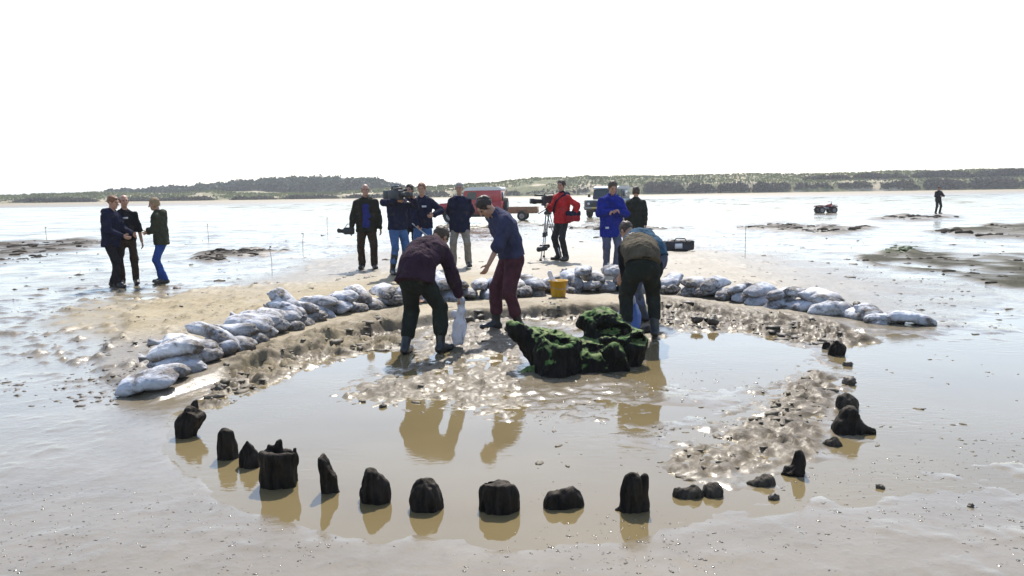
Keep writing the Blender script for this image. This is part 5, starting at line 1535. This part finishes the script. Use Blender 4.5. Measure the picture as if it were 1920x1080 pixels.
# red shoulder bag of the red jacket
K = personK
p = K['w']((.27, .08, .98))
REDB = cloth('red_bag_fabric', (.30, .02, .03))
root = empty('shoulder_bag', p, K['yaw']); tag(root, 'red shoulder bag slung at the hip of the red jacket', 'bag')
S = Sculpt((-.3, -.25, -.25), (.3, .25, .25), .012); S.box((0, 0, 0), (.10, .15, .12), None, .05, .02); sculpt_obj('bag_body', S, REDB, ((10, .015),), 1, root)
S = Sculpt((-.3, -.25, -.25), (.3, .25, .25), .012); S.box((.012, 0, .06), (.10, .158, .06), None, .04, .02); sculpt_obj('flap', S, NAVY, ((10, .01),), 1, root)

# black holdall on the sand
p = GP(1272, 470)
root = empty('holdall', p, rad(8)); tag(root, 'black equipment holdall lying on the sand right of the diggers', 'bag')
HB = plain('black_nylon', (.02, .02, .024), .6, .3, 14, .4, 40)
S = Sculpt((-.6, -.3, -.05), (.6, .3, .45), .014); S.box((0, 0, .13), (.40, .16, .135), None, .05, .02).box((.03, 0, .24), (.30, .10, .05), None, .03, .05); sculpt_obj('bag_body', S, HB, ((6, .02), (16, .01)), 1, root)
m = MB(); m.box((-.16, -.185, .07), (.04, -.175, .2)); m.build('white_label', WHT, root)
m = MB(); m.tube([(-.18, -.12, .25), (-.12, -.13, .33), (.12, -.13, .33), (.18, -.12, .25)], .015, 6); m.build('handle', HB, root)
m = MB(); m.box((-.41, -.10, .08), (-.395, .10, .14)); m.build('end_strap', HB, root)

# plastic bags
def plastic_mat(name, col):
    t = MT(name); v = t.coord(); n = t.noise(v, 14, 4, .6, 1)
    t.set(col=t.mix(t.mapr(n, .3, .7, 0, 1), tuple(x * .8 for x in col), col), rough=.25, normal=t.bump(n, .7, .03), spec=.5)
    tr = t.node('ShaderNodeBsdfTranslucent'); tr.inputs[0].default_value = (*col, 1)
    mx = t.node('ShaderNodeMixShader'); mx.inputs[0].default_value = .4
    t.l(t.b.outputs[0], mx.inputs[1]); t.l(tr.outputs[0], mx.inputs[2]); t.l(mx.outputs[0], t.out.inputs[0])
    return t.m
PBAG = plastic_mat('clear_white_plastic', (.62, .64, .7)); PBLUE = plastic_mat('blue_plastic', (.16, .27, .6))
hJ = personJ['w'](personJ['hand'][-1]); gz_ = max(hz(hJ.x, hJ.y), 0)
hl = hJ.z - gz_
S = Sculpt((-.3, -.25, -hl - .1), (.3, .25, .12), .011)
S.cone((0, 0, .0), (.01, 0, -hl * .5), .035, .07, .03, (0, 1, 0), .35).cone((.01, 0, -hl * .45), (-.02, 0, -hl + .05), .065, .075, .03, (0, 1, 0), .45).cone((-.05, .02, -hl * .25), (.05, -.01, -hl * .2), .03, .03, .03).clip((0, 0, -hl + .005), (0, 0, -1))
root = sculpt_obj('plastic_bag', S, PBAG, ((7, .05), (16, .03), (34, .014)), .6, None, hJ, 2)
tag(root, 'long crumpled white plastic bag held by the man in the plum sweater', 'plastic bag')
m = MB(); m.tube([(-.03, 0, -.02), (-.03, 0, .03), (.03, 0, .03), (.03, 0, -.02)], .012, 6); m.build('grip', PBAG, root)
hN = personN['w'](personN['hand'][1]); q = Vector((G(1192, 600).x, hN.y, hN.z)); gz_ = max(hz(q.x, q.y), 0); hl = max(q.z - gz_, .3)
S = Sculpt((-.3, -.25, -hl - .1), (.3, .25, .12), .011)
S.cone((0, 0, -.01), (0, 0, -hl * .4), .05, .12, .03, (0, 1, 0), .6).cone((0, 0, -hl * .4), (.0, 0, -hl + .08), .12, .10, .03, (0, 1, 0), .75).clip((0, 0, -hl + .005), (0, 0, -1))
root = sculpt_obj('plastic_bag', S, PBLUE, ((9, .03), (22, .018)), .5, None, hN, 5)
tag(root, 'blue and white plastic sack between the legs of the person in khaki', 'plastic bag')
S = Sculpt((-.2, -.2, -.2), (.2, .2, .1), .01); S.cone((0, 0, 0), (0, 0, -.08), .07, .085, .03, (0, 1, 0), .7); sculpt_obj('white_rim', S, PBAG, ((12, .025),), 1, root)
